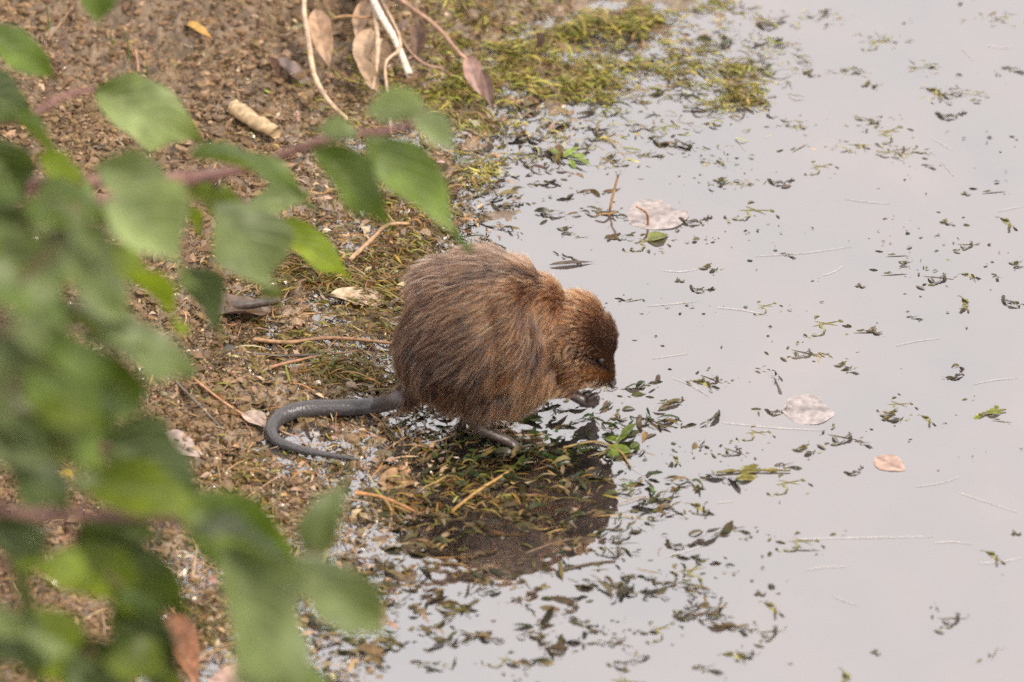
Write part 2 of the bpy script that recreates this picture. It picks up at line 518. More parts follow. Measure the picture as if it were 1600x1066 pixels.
sz = np.exp(RNG.normal(math.log(0.0021), 0.45, n)).clip(0.0008, 0.007)
V = np.repeat(IV[None], n, 0)*(1+0.36*RNG.normal(0, 1, (n, len(IV), 1)).clip(-1.8, 1.8))
V = V*np.stack([sz*RNG.uniform(0.6, 1.9, n), sz*RNG.uniform(0.6, 1.3, n), sz*RNG.uniform(0.5, 1.1, n)], -1)[:, None, :]
a = RNG.uniform(0, 6.28, n); ca, sa = np.cos(a)[:, None], np.sin(a)[:, None]
V = np.stack([V[..., 0]*ca-V[..., 1]*sa, V[..., 0]*sa+V[..., 1]*ca, V[..., 2]], -1) + P[:, None, :] + np.array([0, 0, 1])*(sz*0.18)[:, None, None]
F = (IF[None]+(np.arange(n)*len(IV))[:, None, None]).reshape(-1, 3)
me = mesh_np('soil_crumbs', V.reshape(-1, 3), F, smooth=False)
set_col(me, np.repeat(pick([(0.150, 0.092, 0.048), (0.18, 0.114, 0.064), (0.11, 0.066, 0.034), (0.215, 0.142, 0.086), (0.16, 0.106, 0.050), (0.14, 0.088, 0.050)], n, 0.2, 0.025), len(IV), 0))
add('soil_crumbs', me, M_CRUMB, kind='stuff', label='crumbly brown soil grains covering the upper bank', cat='soil')

# ------------------------------------------------------------------ wet plant litter on the lower bank
n = 32000
P = scatter(n, -40, 900, -40, 1120, lambda px, py, D, P: (0.16+0.84*sstep(0.46, 0.14, D))*sstep(-0.10, -0.01, D)*(0.3+0.7*sstep(-0.25, 0.2, fbm(P[:, 0], P[:, 1], 16, 2, 8))))
P[:, 2] = np.maximum(height(P[:, 0], P[:, 1]), -0.001)+RNG.uniform(-0.0005, 0.003, n)
L = np.exp(RNG.normal(math.log(0.0056), 0.5, n)).clip(0.002, 0.026)
Vv, F, col = ribbons(P, RNG.uniform(0, 6.28, n), L, L*RNG.uniform(0.12, 0.45, n), L*RNG.normal(0.06, 0.17, n), RNG.normal(0, 0.35, n), RNG.normal(0, 0.7, n),
                     pick([(0.215, 0.138, 0.072), (0.14, 0.085, 0.040), (0.26, 0.175, 0.10), (0.08, 0.048, 0.020), (0.19, 0.11, 0.042), (0.11, 0.085, 0.018), (0.04, 0.027, 0.013), (0.20, 0.128, 0.072), (0.16, 0.10, 0.05), (0.30, 0.21, 0.135)], n, 0.28),
                     side=RNG.normal(0, 0.0012, n))
me = mesh_np('plant_litter', Vv, F); set_col(me, col)
add('plant_litter', me, M_LITTER, kind='stuff', label='wet shreds of leaves and weed covering the muddy shore', cat='litter')
# fine rootlets and straw threads among it
n = 1500
P = scatter(n, -40, 760, 150, 1120, lambda px, py, D, P: sstep(0.45, 0.1, D)*sstep(-0.08, 0.0, D))
P[:, 2] = np.maximum(height(P[:, 0], P[:, 1]), 0)+RNG.uniform(0.001, 0.004, n)
L = np.exp(RNG.normal(math.log(0.028), 0.4, n)).clip(0.01, 0.08)
Vv, F, col = ribbons(P, RNG.uniform(0, 6.28, n), L, RNG.uniform(0.0006, 0.0016, n), L*RNG.normal(0.04, 0.05, n), RNG.normal(0, 0.08, n), RNG.uniform(0, 1, n),
                     pick([(0.30, 0.19, 0.085), (0.22, 0.12, 0.05), (0.14, 0.09, 0.04), (0.34, 0.25, 0.15), (0.28, 0.15, 0.05)], n, 0.2), rows=7, side=RNG.normal(0, 0.004, n))
me = mesh_np('rootlets', Vv, F); set_col(me, col)
add('rootlets', me, M_STRAW, kind='stuff', label='fine tan rootlets and straw threads strewn over the mud', cat='litter')

# ------------------------------------------------------------------ weed mat in the shallows (around and in front of the animal)
def wprob(px, py, D, P):
    return np.minimum(weed_density(P[:, 0], P[:, 1]), 1)**1.5*sstep(0.10, 0.0, D)
def chains(P, m, seg, ang, z0, zs):
    """leaflets set alternately along short floating stems that start at the points P"""
    n = len(P); a = RNG.normal(ang, 0.4, n); bend = RNG.normal(0, 0.12, n)
    out = np.zeros((n, m, 3)); oa = np.zeros((n, m)); c = P.copy(); z = RNG.normal(z0, zs, n); dz = RNG.normal(0, zs*0.25, n)
    for k in range(m):
        sd = 1 if k % 2 else -1
        aa = a+sd*RNG.normal(0.35, 0.25, n)
        out[:, k, 0] = c[:, 0]+np.cos(aa)*seg*0.6; out[:, k, 1] = c[:, 1]+np.sin(aa)*seg*0.6; out[:, k, 2] = z+dz*k+RNG.normal(0, 0.0006, n)
        oa[:, k] = aa
        st = seg*RNG.uniform(0.6, 1.3, n)
        c = c+np.stack([np.cos(a)*st, np.sin(a)*st, 0*a], 1); a = a+bend
    return out.reshape(-1, 3), oa.ravel()
P0 = scatter(640, 380, 1250, 60, 1110, wprob)
P, ang = chains(P0, 8, 0.0055, 0.15, -0.0015, 0.0017)
n = len(P); px, py = proj(P)
L = np.exp(RNG.normal(math.log(0.0115), 0.4, n)).clip(0.003, 0.030)
inmat = np.exp(-0.5*(((px-860)/170)**2+((py-690)/60)**2))
pal = pick([(0.030, 0.026, 0.011), (0.055, 0.043, 0.017), (0.085, 0.062, 0.022), (0.035, 0.036, 0.010), (0.07, 0.046, 0.022), (0.12, 0.08, 0.034)], n, 0.3)
gre = pick([(0.020, 0.034, 0.007), (0.014, 0.022, 0.006), (0.038, 0.055, 0.010), (0.025, 0.024, 0.008)], n, 0.3)
pal = np.where((RNG.uniform(0, 1, n) < inmat*0.8)[:, None], gre, pal)
Vv, F, col = ribbons(P, ang, L, L*RNG.uniform(0.12, 0.32, n), L*RNG.normal(0.09, 0.09, n), RNG.normal(0, 0.12, n), RNG.normal(0, 0.6, n), pal, side=RNG.normal(0, 0.0014, n))
me = mesh_np('weed_mat', Vv, F); set_col(me, col)
add('weed_mat', me, M_WEED, kind='stuff', label='mat of dark green and brown pondweed leaves in the shallows', cat='pondweed')
# yellowish weed fibres tangled in the shallows
n = 620
P = scatter(n, 480, 1020, 600, 930, lambda px, py, D, P: weed_density(P[:, 0], P[:, 1])**2*sstep(0.06, -0.01, D))
P[:, 2] = RNG.normal(-0.0016, 0.0014, n)
L = np.exp(RNG.normal(math.log(0.022), 0.4, n)).clip(0.008, 0.06)
Vv, F, col = ribbons(P, RNG.normal(0.25, 0.6, n), L, RNG.uniform(0.0007, 0.0016, n), L*RNG.normal(0.01, 0.04, n), RNG.normal(0, 0.04, n), RNG.uniform(0, 1, n),
                     pick([(0.16, 0.10, 0.028), (0.10, 0.07, 0.018), (0.07, 0.06, 0.014), (0.20, 0.12, 0.04), (0.035, 0.042, 0.009)], n, 0.25), rows=7, side=RNG.normal(0, 0.003, n))
me = mesh_np('weed_fibres', Vv, F); set_col(me, col)
add('weed_fibres', me, M_WEED, kind='stuff', label='yellowish brown weed fibres tangled in the shallows by the muskrat', cat='pondweed')
# stray specks far out on the water
n = 800
P = scatter(n, 700, 1640, -30, 1100, lambda px, py, D, P: sstep(-0.02, -0.08, D)*(0.06+0.94*sstep(0.15, 0.55, fbm(P[:, 0]*0.6, P[:, 1], 14, 3, 55)))*np.where((px > 1230) & (py > 760), 0.12, 1.0)*sstep(1.0, 0.35, D*-1))
P[:, 2] = RNG.normal(-0.0003, 0.0009, n)
L = np.exp(RNG.normal(math.log(0.0042), 0.4, n)).clip(0.002, 0.012)
Vv, F, col = ribbons(P, RNG.normal(0.1, 0.7, n), L, L*RNG.uniform(0.2, 0.5, n), L*RNG.normal(0.12, 0.1, n), RNG.normal(0, 0.12, n), RNG.normal(0, 0.4, n),
                     pick([(0.03, 0.026, 0.012), (0.05, 0.045, 0.018), (0.09, 0.08, 0.03), (0.045, 0.035, 0.02)], n, 0.3))
me = mesh_np('weed_specks', Vv, F); set_col(me, col)
add('weed_specks', me, M_WEED, kind='stuff', label='tiny dark specks of broken weed dotting the water', cat='pondweed')

# ------------------------------------------------------------------ algae blanket on the upper shore
ALG = [(715, 130, 60, 45, 1.0), (820, 95, 70, 24, 1.0), (930, 55, 80, 22, 1.0), (1010, 42, 42, 20, 1.1), (885, 130, 70, 18, 0.9), (770, 40, 70, 30, 0.6), (690, 60, 40, 30, 0.8),
       (960, 150, 40, 12, 0.6), (1150, 150, 50, 16, 0.5), (1075, 10, 40, 14, 0.6), (1150, 110, 40, 12, 0.4), (745, 265, 25, 22, 0.6), (590, 385, 50, 30, 0.5), (660, 330, 40, 24, 0.5), (570, 500, 80, 60, 0.8), (480, 430, 70, 50, 0.65), (540, 570, 90, 30, 0.7), (420, 540, 70, 40, 0.4), (600, 330, 50, 40, 0.5), (700, 770, 110, 30, 0.18), (620, 790, 60, 25, 0.3), (310, 960, 40, 40, 0.35), (450, 740, 70, 35, 0.4), (360, 640, 70, 30, 0.3), (640, 400, 40, 40, 0.6),
       (860, 60, 160, 60, 0.45), (860, 190, 120, 30, 0.3), (980, 110, 120, 40, 0.35), (1090, 60, 90, 40, 0.25), (560, 130, 60, 60, 0.3)]
def aprob(px, py, D, P):
    w = 0
    for a, b, c, d, k in ALG:
        w = np.maximum(w, k*np.exp(-0.5*(((px-a)/c)**2+((py-b)/d)**2)))
    return np.clip(w, 0, 1)**1.3
n = 18000
P = scatter(n, 240, 1260, -40, 1020, lambda px, py, D, P: aprob(px, py, D, P)*(0.12+0.88*sstep(-0.15, 0.25, fbm(P[:, 0]*0.7, P[:, 1], 26, 3, 91))))
px, py = proj(P); dens = aprob(px, py, None, None)
P[:, 2] = np.maximum(height(P[:, 0], P[:, 1]), 0) + RNG.uniform(0, 1, n)*0.022*dens**1.5*(0.4+0.6*sstep(-0.3, 0.3, fbm(P[:, 0], P[:, 1], 22, 2, 90)))
L = np.exp(RNG.normal(math.log(0.015), 0.4, n)).clip(0.006, 0.04)
Vv, F, col = ribbons(P, RNG.normal(-0.35, 0.7, n), L, RNG.uniform(0.0008, 0.0024, n), L*RNG.normal(0.08, 0.12, n), RNG.normal(0, 0.25, n), RNG.normal(0, 0.8, n),
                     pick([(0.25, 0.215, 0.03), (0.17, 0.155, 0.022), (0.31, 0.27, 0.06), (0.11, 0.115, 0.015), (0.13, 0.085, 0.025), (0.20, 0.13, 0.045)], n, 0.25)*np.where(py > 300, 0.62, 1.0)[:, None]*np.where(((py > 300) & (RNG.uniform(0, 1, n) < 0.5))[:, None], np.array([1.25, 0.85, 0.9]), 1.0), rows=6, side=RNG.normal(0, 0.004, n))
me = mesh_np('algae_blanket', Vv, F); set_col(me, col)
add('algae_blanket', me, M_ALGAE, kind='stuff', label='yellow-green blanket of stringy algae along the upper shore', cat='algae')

# pale algae hanging just under the surface of the open water
SUNK = [(1330, 112, 40, 8), (1445, 105, 30, 8), (1255, 110, 28, 9), (1350, 190, 45, 9), (1330, 230, 40, 9), (1520, 150, 40, 10), (1380, 62, 40, 9), (1470, 148, 30, 10), (1120, 255, 28, 7), (1150, 288, 34, 7), (1070, 235, 45, 8), (1290, 25, 40, 8),
        (1400, 240, 40, 8), (1180, 70, 40, 14), (1100, 75, 40, 18), (1030, 205, 45, 10), (1240, 198, 28, 7), (1050, 100, 50, 18), (1420, 238, 40, 8), (1560, 30, 35, 8), (960, 260, 40, 10), (1270, 555, 18, 5), (1110, 60, 50, 10)]
cs, k = [], 170
for (a, b, c, d) in SUNK:
    for q in range(k):
        cs.append(gp(a+RNG.normal(0, c*0.55), b+RNG.normal(0, d*0.6), RNG.uniform(-0.0035, 0.0002)))
cs = np.array(cs); n = len(cs)
L = np.exp(RNG.normal(math.log(0.008), 0.4, n)).clip(0.003, 0.02)
Vv, F, col = ribbons(cs, RNG.normal(-0.2, 0.7, n), L, RNG.uniform(0.0008, 0.0026, n), L*RNG.normal(0.02, 0.04, n), RNG.normal(0, 0.05, n), RNG.normal(0, 0.5, n), pick([(0.20, 0.175, 0.07), (0.15, 0.135, 0.045), (0.24, 0.20, 0.10), (0.12, 0.09, 0.045)], n, 0.25))
me = mesh_np('sunken_algae', Vv, F); set_col(me, col)
add('sunken_algae', me, M_ALGAE, kind='stuff', label='pale olive algae tufts hanging just under the water surface', cat='algae')

# ------------------------------------------------------------------ single weed clumps floating on the open water
clump_meshes = []
for k in range(9):
    ns = int(RNG.integers(2, 5))
    w_ = [0.014, 0.020, 0.011, 0.024, 0.016, 0.02, 0.012, 0.018, 0.026][k]
    P0 = np.stack([RNG.normal(-w_*0.6, w_*0.45, ns), RNG.normal(0, w_*0.35, ns), np.zeros(ns)], 1)
    cen, ang = chains(P0, int(RNG.integers(6, 12)), w_*0.17, 0.15, -0.0011, 0.0008)
    m_ = len(cen); L = np.exp(RNG.normal(math.log(0.0062), 0.4, m_)).clip(0.002, 0.014)
    pal = [[(0.065, 0.048, 0.022), (0.085, 0.068, 0.028), (0.045, 0.033, 0.018)], [(0.13, 0.11, 0.034), (0.08, 0.065, 0.025), (0.18, 0.16, 0.045)]][k % 2]
    cen = np.vstack([cen, [[cen[:, 0].mean(), cen[:, 1].mean(), -0.0012]]*2]); ang = np.append(ang, [0.2, -0.5]); L = np.append(L, [np.ptp(cen[:, 0])*1.1, np.ptp(cen[:, 0])*0.9]); m_ += 2
    Wd = L*RNG.uniform(0.18, 0.42, m_); Wd[-2:] = 0.0012
    Vv, F, col = ribbons(cen, ang, L, Wd, np.minimum(L, 0.008)*RNG.uniform(0.02, 0.24, m_), np.where(L > 0.011, 0.0, RNG.normal(0, 0.14, m_)), RNG.normal(0, 0.5, m_), pick(pal, m_, 0.25), side=RNG.normal(0, 0.0010, m_))
    me = mesh_np('weed_clump', Vv, F); set_col(me, col); me.materials.append(M_WEED)
    clump_meshes.append(me)
CL = [(1145, 60), (1290, 25), (1210, 45), (1380, 60), (1450, 45), (1330, 112), (1255, 115), (1440, 140), (1500, 150), (1590, 105), (1370, 140), (1495, 182), (1385, 195), (1180, 195), (1235, 230),
      (1360, 190), (1330, 230), (1420, 235), (1450, 255), (1130, 290), (1225, 290), (1290, 250), (1455, 290), (1540, 295), (1500, 300), (1100, 200), (1070, 230), (1020, 240), (960, 250), (900, 240),
      (1200, 325), (1415, 360), (1390, 395), (1480, 350), (1560, 345), (1520, 385), (1240, 395), (1110, 420), (1090, 350), (1030, 372), (1140, 355), (1380, 428), (1345, 445), (1500, 432), (1480, 438), (1565, 435), (1415, 410),
      (1100, 455), (1200, 465), (1295, 455), (1340, 520), (1360, 518), (1500, 470), (1265, 555), (1430, 490), (1590, 415), (1590, 480), (1300, 498), (1020, 505), (985, 470), (1060, 445),
      (1090, 600), (1120, 595), (1330, 582), (1320, 578), (1500, 588), (1420, 625), (1540, 645), (1550, 655), (1380, 660), (1440, 655), (1330, 685), (1350, 688), (1400, 655), (1220, 645), (1195, 668), (1020, 640), (1035, 632), (960, 652),
      (1050, 715), (1150, 712), (1230, 720), (1270, 705), (1340, 738), (1240, 745), (1130, 755), (1060, 760), (1090, 768), (1080, 790), (1105, 800), (1160, 820), (1020, 815), (1060, 850), (1270, 842), (1340, 868), (1240, 860), (1580, 835), (1540, 860),
      (960, 870), (930, 905), (970, 925), (1000, 935), (1080, 870), (1100, 885), (1070, 905), (1180, 930), (1190, 945), (1210, 990), (1160, 985), (1060, 965), (1080, 960), (1040, 970), (990, 990), (960, 1000), (920, 990), (1130, 1025), (1180, 1030),
      (1110, 1040), (850, 1000), (880, 1015), (820, 1030), (760, 1010), (700, 1000), (640, 950), (690, 945), (610, 1000), (660, 1030), (570, 1010), (730, 950), (1000, 1060), (1490, 960), (1550, 1030), (1370, 1030), (1310, 1050), (1500, 970),
      (860, 330), (880, 365), (800, 330), (780, 300), (850, 265), (900, 370), (960, 375)]
MARKS = [('the upright water twig', 955, 330), ('the large pinkish floating leaf', 1040, 330), ('the broad pale oval leaf', 1272, 638), ('the small blotched pink leaf', 1392, 725), ('the olive weed sprig', 1178, 738),
         ('the algae blanket', 1010, 90), ("the muskrat's nose", 975, 600), ("the muskrat's back", 860, 390), ('the bright green sprig', 980, 690), ('the yellow-green sprig', 1550, 645), ('the thin brown sliver', 1228, 290),
         ('the broken reflection', 860, 870), ('the overhanging shrub tips', 590, 1000), ('the pale green sprig', 890, 245)]
for i, (px, py) in enumerate(CL):
    p = gp(px+RNG.normal(0, 3), py+RNG.normal(0, 3))
    olive = (i % 9) % 2 == 1
    near_, dmin = min(((nm, math.hypot(px-x, (py-y)*1.6)) for nm, x, y in MARKS), key=lambda q: q[1])
    how = 'close beside' if dmin < 75 else ('a little way off' if dmin < 160 else 'well away from')
    big = ['', 'wide ', 'tiny ', 'wide ', '', 'wide ', 'tiny ', '', 'wide '][i % 9]
    lab = f"{big}{'olive' if olive else 'dark'} weed clump on the water {how} {near_}"
    o = add('weed_clump', clump_meshes[i % 9], group=f"{'olive' if olive else 'dark'} weed clumps on the open water", cat='pondweed', label=lab, loc=p)
    o.rotation_euler = (0, 0, RNG.normal(0, 0.35)); s = RNG.uniform(0.75, 1.4); o.scale = (s, s, s)

# ------------------------------------------------------------------ leaf blades (used for dry, floating and living leaves)
def leaf_shape(L, W, nu=13, nv=7, fold=0.25, droop=0.25, curl=0.0, wave=0.06, tip=0.14, twist=0.0, seed=0):
    """leaf along +X from its base, upper side +Z"""
    rg = np.random.default_rng(seed)
    u = np.linspace(0, 1, nu); v = np.linspace(-1, 1, nv)
    prof = np.sin(np.pi*u**0.74)**(0.9 if tip < 0.15 else 1.12)
    prof = prof*(1-min(tip*4.2, 0.84)*sstep(0.62, 1.0, u))
    prof = np.clip(prof/prof.max(), 0.015, 1); prof[0] = 0.05; prof[-1] = 0.008
    ph = rg.uniform(0, 6.28, 3)
    prof = prof*(1+(0.07 if tip > 0.15 else 0.03)*np.sin(u*15+ph[1]))
    V = np.zeros((nu, nv, 3)); UV = np.zeros((nu, nv, 3))
    for i in range(nu):
        ang = -droop*u[i]*1.6
        # centre line bends down
        cx = L*(np.sin(droop*1.6*u[i])/(droop*1.6) if abs(droop) > 1e-3 else u[i])
        cz = -L*((1-np.cos(droop*1.6*u[i]))/(droop*1.6) if abs(droop) > 1e-3 else 0)
        for j in range(nv):
            w = v[j]*prof[i]*W/2
            z = abs(v[j])*prof[i]*W/2*fold + curl*W*(v[j]**2)*prof[i] + wave*W*np.sin(u[i]*7.5+ph[0]+(1.6 if v[j] > 0 else 0))*abs(v[j])**1.5
            tw = twist*u[i]
            yy = w*np.cos(tw)-z*np.sin(tw); zz = w*np.sin(tw)+z*np.cos(tw)
            V[i, j] = (cx - zz*np.sin(ang), yy, cz + zz*np.cos(ang)); UV[i, j] = (u[i], v[j], 0)
    I = np.arange(nu*nv).reshape(nu, nv)
    F = np.stack([I[:-1, :-1].ravel(), I[1:, :-1].ravel(), I[1:, 1:].ravel(), I[:-1, 1:].ravel()], 1)
    return V.reshape(-1, 3), F, UV.reshape(-1, 3)
def leaf_mesh(name, *a, col=None, **k):
    V, F, UV = leaf_shape(*a, **k)
    me = mesh_np(name, V, F)
    at = me.attributes.new('leaf_uv', 'FLOAT_VECTOR', 'POINT'); at.data.foreach_set('vector', UV.astype(np.float32).ravel())
    if col is not None:
        c = np.array(col)[None]*(0.85+0.3*np.random.default_rng(k.get('seed', 0)).random((len(V), 1)))*(1-0.35*np.exp(-(UV[:, 1:2]/0.08)**2))
        set_col(me, c)
    return me
def frame(base, tip, normal):
    x = Vector(tip)-Vector(base); L = x.length; x.normalize()
    n = Vector(normal); y = n.cross(x); y.normalize(); z = x.cross(y)
    m = Matrix((x, y, z)).transposed().to_4x4(); m.translation = Vector(base)
    return m, L

# loose leaves on shore and water: (label, base px, tip px, width px, colour, lift, fold, curl, on water)
LOOSE = [
    ('large pale pinkish dead leaf floating beside the upright water twig', (985, 350), (1090, 312), 75, (0.275, 0.235, 0.22), 0.0006, 0.02, 0.0, True),
    ('broad pale oval leaf lying just awash on the open water', (1222, 642), (1322, 636), 62, (0.27, 0.235, 0.225), 0.0006, 0.0, 0.0, True),
    ('small pinkish oval leaf with a brown blotch floating on the water', (1368, 714), (1416, 736), 32, (0.31, 0.21, 0.165), 0.0006, 0.02, 0.0, True),
    ('pale curled dead leaf lying beside the rump of the muskrat', (515, 463), (620, 470), 42, (0.40, 0.30, 0.20), 0.006, 0.3, 0.05, False),
    ('wide brown dead leaf with a ragged edge beside dark bark', (330, 492), (430, 478), 60, (0.10, 0.065, 0.045), 0.010, 0.3, 0.1, False),
    ('pinkish grey dead leaf lying flat on litter near the tail bend', (248, 684), (312, 706), 40, (0.30, 0.225, 0.19), 0.005, 0.2, 0.05, False),
    ('flat tan wet leaf stuck in the mud near the tail tip', (590, 752), (668, 742), 42, (0.26, 0.155, 0.075), 0.003, 0.05, 0.0, False),
    ('long rusty brown curled leaf at the water edge below the shrub', (252, 968), (312, 1062), 42, (0.24, 0.11, 0.055), 0.03, 0.7, 0.2, False),
    ('pale pink leaf half under the shrub at the water edge', (325, 1062), (450, 1075), 70, (0.36, 0.23, 0.18), 0.012, 0.1, 0.05, False),
    ('short dark dead leaf lying behind the muskrat on the water', (858, 414), (930, 408), 8, (0.07, 0.05, 0.035), 0.002, 0.2, 0.1, True),
    ('grey-brown folded dead leaf among soil near the dry stems', (425, 95), (490, 135), 30, (0.13, 0.09, 0.075), 0.012, 0.5, 0.1, False),
    ('small pale dead leaf tucked under the dry stems', (450, 118), (492, 134), 22, (0.34, 0.26, 0.22), 0.014, 0.3, 0.1, False),
    ('small tan scrap of leaf beside the tail bend', (380, 645), (420, 668), 26, (0.33, 0.25, 0.2), 0.005, 0.3, 0.1, False),
    ('yellow fallen leaf scrap between the lower shrub leaves', (98, 735), (112, 755), 16, (0.38, 0.26, 0.03), 0.006, 0.2, 0.1, False),
    ('orange-yellow leaf scrap on crumbly soil near the top bank', (288, 38), (330, 52), 18, (0.42, 0.24, 0.06), 0.008, 0.4, 0.1, False),
    ('small green oval weed leaf floating beside the upright water twig', (1012, 376), (1045, 366), 20, (0.12, 0.13, 0.03), 0.0015, 0.3, 0.05, True),
    ('thin brown sliver of leaf far out on the water', (1220, 292), (1238, 289), 7, (0.09, 0.065, 0.045), 0.001, 0.1, 0.0, True),
]
for i, (lab, b, t, w, col, up, fold, curl, water) in enumerate(LOOSE):
    if water: B, T = gp(*b, up), gp(*t, up)
    else: B, T = gt(*b, up=up), gt(*t, up=up)
    m, L = frame(B, T, (0, 0, 1))
    W = w*0.00068*(1.35 if water else 1.2)
    o = add('dead_leaf' if 'green' not in lab else 'weed_leaf', leaf_mesh('dead_leaf', L, W, fold=fold, droop=0.02 if water else 0.15, curl=curl, wave=0.01 if water else 0.07, tip=0.05 if 'oval' in lab else 0.12, col=col, seed=i), M_DRYLEAF, label=lab, cat='leaf')
    o.matrix_world = m

# ------------------------------------------------------------------ twigs and straws
def stick(name, pxs, r0, r1, col, label, cat, up=0.004, water=False, group=None, n=16):
    if isinstance(up, (int, float)): up = [up]*len(pxs)
    pts = [gp(*p, u) if water else gt(*p, up=u) for p, u in zip(pxs, up)]
    P = spline(pts, n); base = P[0].copy()
    V, F = tube(P-base, np.array([r0, (r0+r1)/2, r1]), 6, wob=0.3)
    me = poly_mesh(name, V, F); set_col(me, np.array(col)[None]*RNG.uniform(0.75, 1.25, (len(V), 1)))
    return add(name, me, M_STRAW, label=label, cat=cat, group=group, loc=base)
stick('twig', [(268, 590), (300, 622), (345, 668)], 0.0022, 0.0012, (0.10, 0.075, 0.055), 'grey straight twig lying on litter beside a reddish straw', 'twig')
stick('straw', [(300, 590), (345, 625), (386, 652)], 0.0018, 0.001, (0.30, 0.16, 0.075), 'reddish straw lying on litter beside a grey twig', 'straw')
stick('straw', [(230, 618), (237, 590), (240, 565)], 0.0014, 0.0008, (0.38, 0.24, 0.1), 'short yellowish straw standing by the shrub leaf tips', 'straw', up=[0.002, 0.01, 0.02])
stick('twig', [(545, 408), (580, 375), (605, 352), (640, 350)], 0.003, 0.0018, (0.28, 0.17, 0.09), 'bent tan twig on the wet mud behind the muskrat', 'twig', up=0.008)
stick('root', [(395, 530), (450, 535), (520, 528), (625, 538)], 0.0026, 0.0016, (0.22, 0.12, 0.06), 'long reddish root lying across the mud towards the rump', 'root', up=0.006)
stick('root', [(420, 575), (480, 560), (560, 548)], 0.002, 0.001, (0.24, 0.12, 0.06), 'thin reddish root below the long root on the mud', 'root', up=0.006)
stick('twig', [(390, 552), (440, 556), (510, 555)], 0.002, 0.0016, (0.06, 0.045, 0.035), 'dark twig pressed in mud between two reddish roots', 'twig', up=0.005)
stick('wood_chunk', [(365, 168), (395, 188), (432, 208)], 0.0105, 0.0085, (0.34, 0.24, 0.13), 'short thick pale piece of broken wood on the soil', 'wood', up=0.012)
stick('bark_strip', [(345, 480), (385, 476), (432, 470)], 0.006, 0.004, (0.055, 0.04, 0.032), 'dark strip of bark lying in the mud above the litter', 'bark', up=0.010)
stick('straw', [(212, 78), (216, 110), (213, 130)], 0.0018, 0.0012, (0.26, 0.14, 0.08), 'short reddish straw stuck upright in the crumbly soil', 'straw', up=[0.04, 0.02, 0.0])
stick('straw', [(75, 62), (100, 30), (118, 5)], 0.0014, 0.001, (0.26, 0.17, 0.1), 'thin dry straw leaning on the upper corner soil', 'straw', up=[0.0, 0.03, 0.05])
stick('twig', [(300, 905), (304, 880), (308, 850)], 0.002, 0.001, (0.32, 0.22, 0.13), 'pale upright straw stub between the lower shrub leaves', 'straw', up=[0.002, 0.015, 0.03])
stick('root', [(555, 770), (600, 778), (650, 800)], 0.0022, 0.0014, (0.28, 0.14, 0.05), 'orange root draped over the mud edge below the tail tip', 'root', up=0.012)
stick('root', [(600, 778), (612, 800), (608, 828)], 0.0016, 0.001, (0.26, 0.15, 0.06), 'short orange rootlet hanging from the mud edge', 'root', up=[0.012, 0.006, 0.001])
stick('floating_stalk', [(705, 800), (745, 768), (790, 740), (815, 720)], 0.0020, 0.0012, (0.26, 0.15, 0.05), 'long orange weed stem crossing the reflection of the muskrat', 'stalk', up=0.0025, water=True)
stick('floating_stalk', [(880, 700), (930, 690), (968, 705), (985, 730)], 0.0014, 0.001, (0.20, 0.13, 0.04), 'curved tan weed stem at the edge of the dark reflection', 'stalk', up=0.002, water=True)
stick('floating_stalk', [(820, 865), (880, 845), (930, 842)], 0.0012, 0.001, (0.10, 0.06, 0.03), 'thin dark stem floating below the broken reflection', 'stalk', up=0.001, water=True)
stick('floating_stalk', [(880, 890), (925, 880), (962, 876)], 0.0013, 0.0007, (0.07, 0.045, 0.025), 'thin dark curved stem floating past the reflection end', 'stalk', up=0.001, water=True)
# upright twigs in the water behind
base = gp(951, 338)
tw = add('water_twig', None, label='thin orange-brown twig standing up out of the water', cat='twig', loc=base)
def twig_part(name, pts, r0, r1, col, parent):
    P = spline([np.array(p)-base for p in pts], 12); V, F = tube(P, np.array([r0, r1]), 6, wob=0.35)
    me = poly_mesh(name, V, F); set_col(me, np.array(col)[None]*RNG.uniform(0.75, 1.25, (len(V), 1)))
    return add(name, me, M_STRAW, parent=parent)
Yb = base[1]
twig_part('stem', [base-np.array([0, 0, 0.01]), vp(953, 330, Yb+0.003), vp(958, 303, Yb+0.013), vp(966, 274, Yb+0.023)], 0.0016, 0.0014, (0.24, 0.13, 0.05), tw)
twig_part('side_shoot', [vp(952, 336, Yb), vp(945, 334, Yb-0.004), vp(930, 337, Yb-0.004)], 0.0016, 0.0009, (0.24, 0.13, 0.05), tw)
twig_part('side_shoot', [vp(953, 334, Yb+0.001), vp(960, 332, Yb), vp(963, 330, Yb)], 0.0014, 0.0009, (0.28, 0.15, 0.06), tw)
base = gp(1012, 352)
tw = add('water_twig', None, label='small bent reddish twig poking up beside the large floating leaf', cat='twig', loc=base)
Yb = base[1]
twig_part('stem', [base-np.array([0, 0, 0.01]), vp(1012, 338, Yb), vp(1004, 328, Yb), vp(994, 323, Yb)], 0.0016, 0.001, (0.22, 0.09, 0.035), tw)

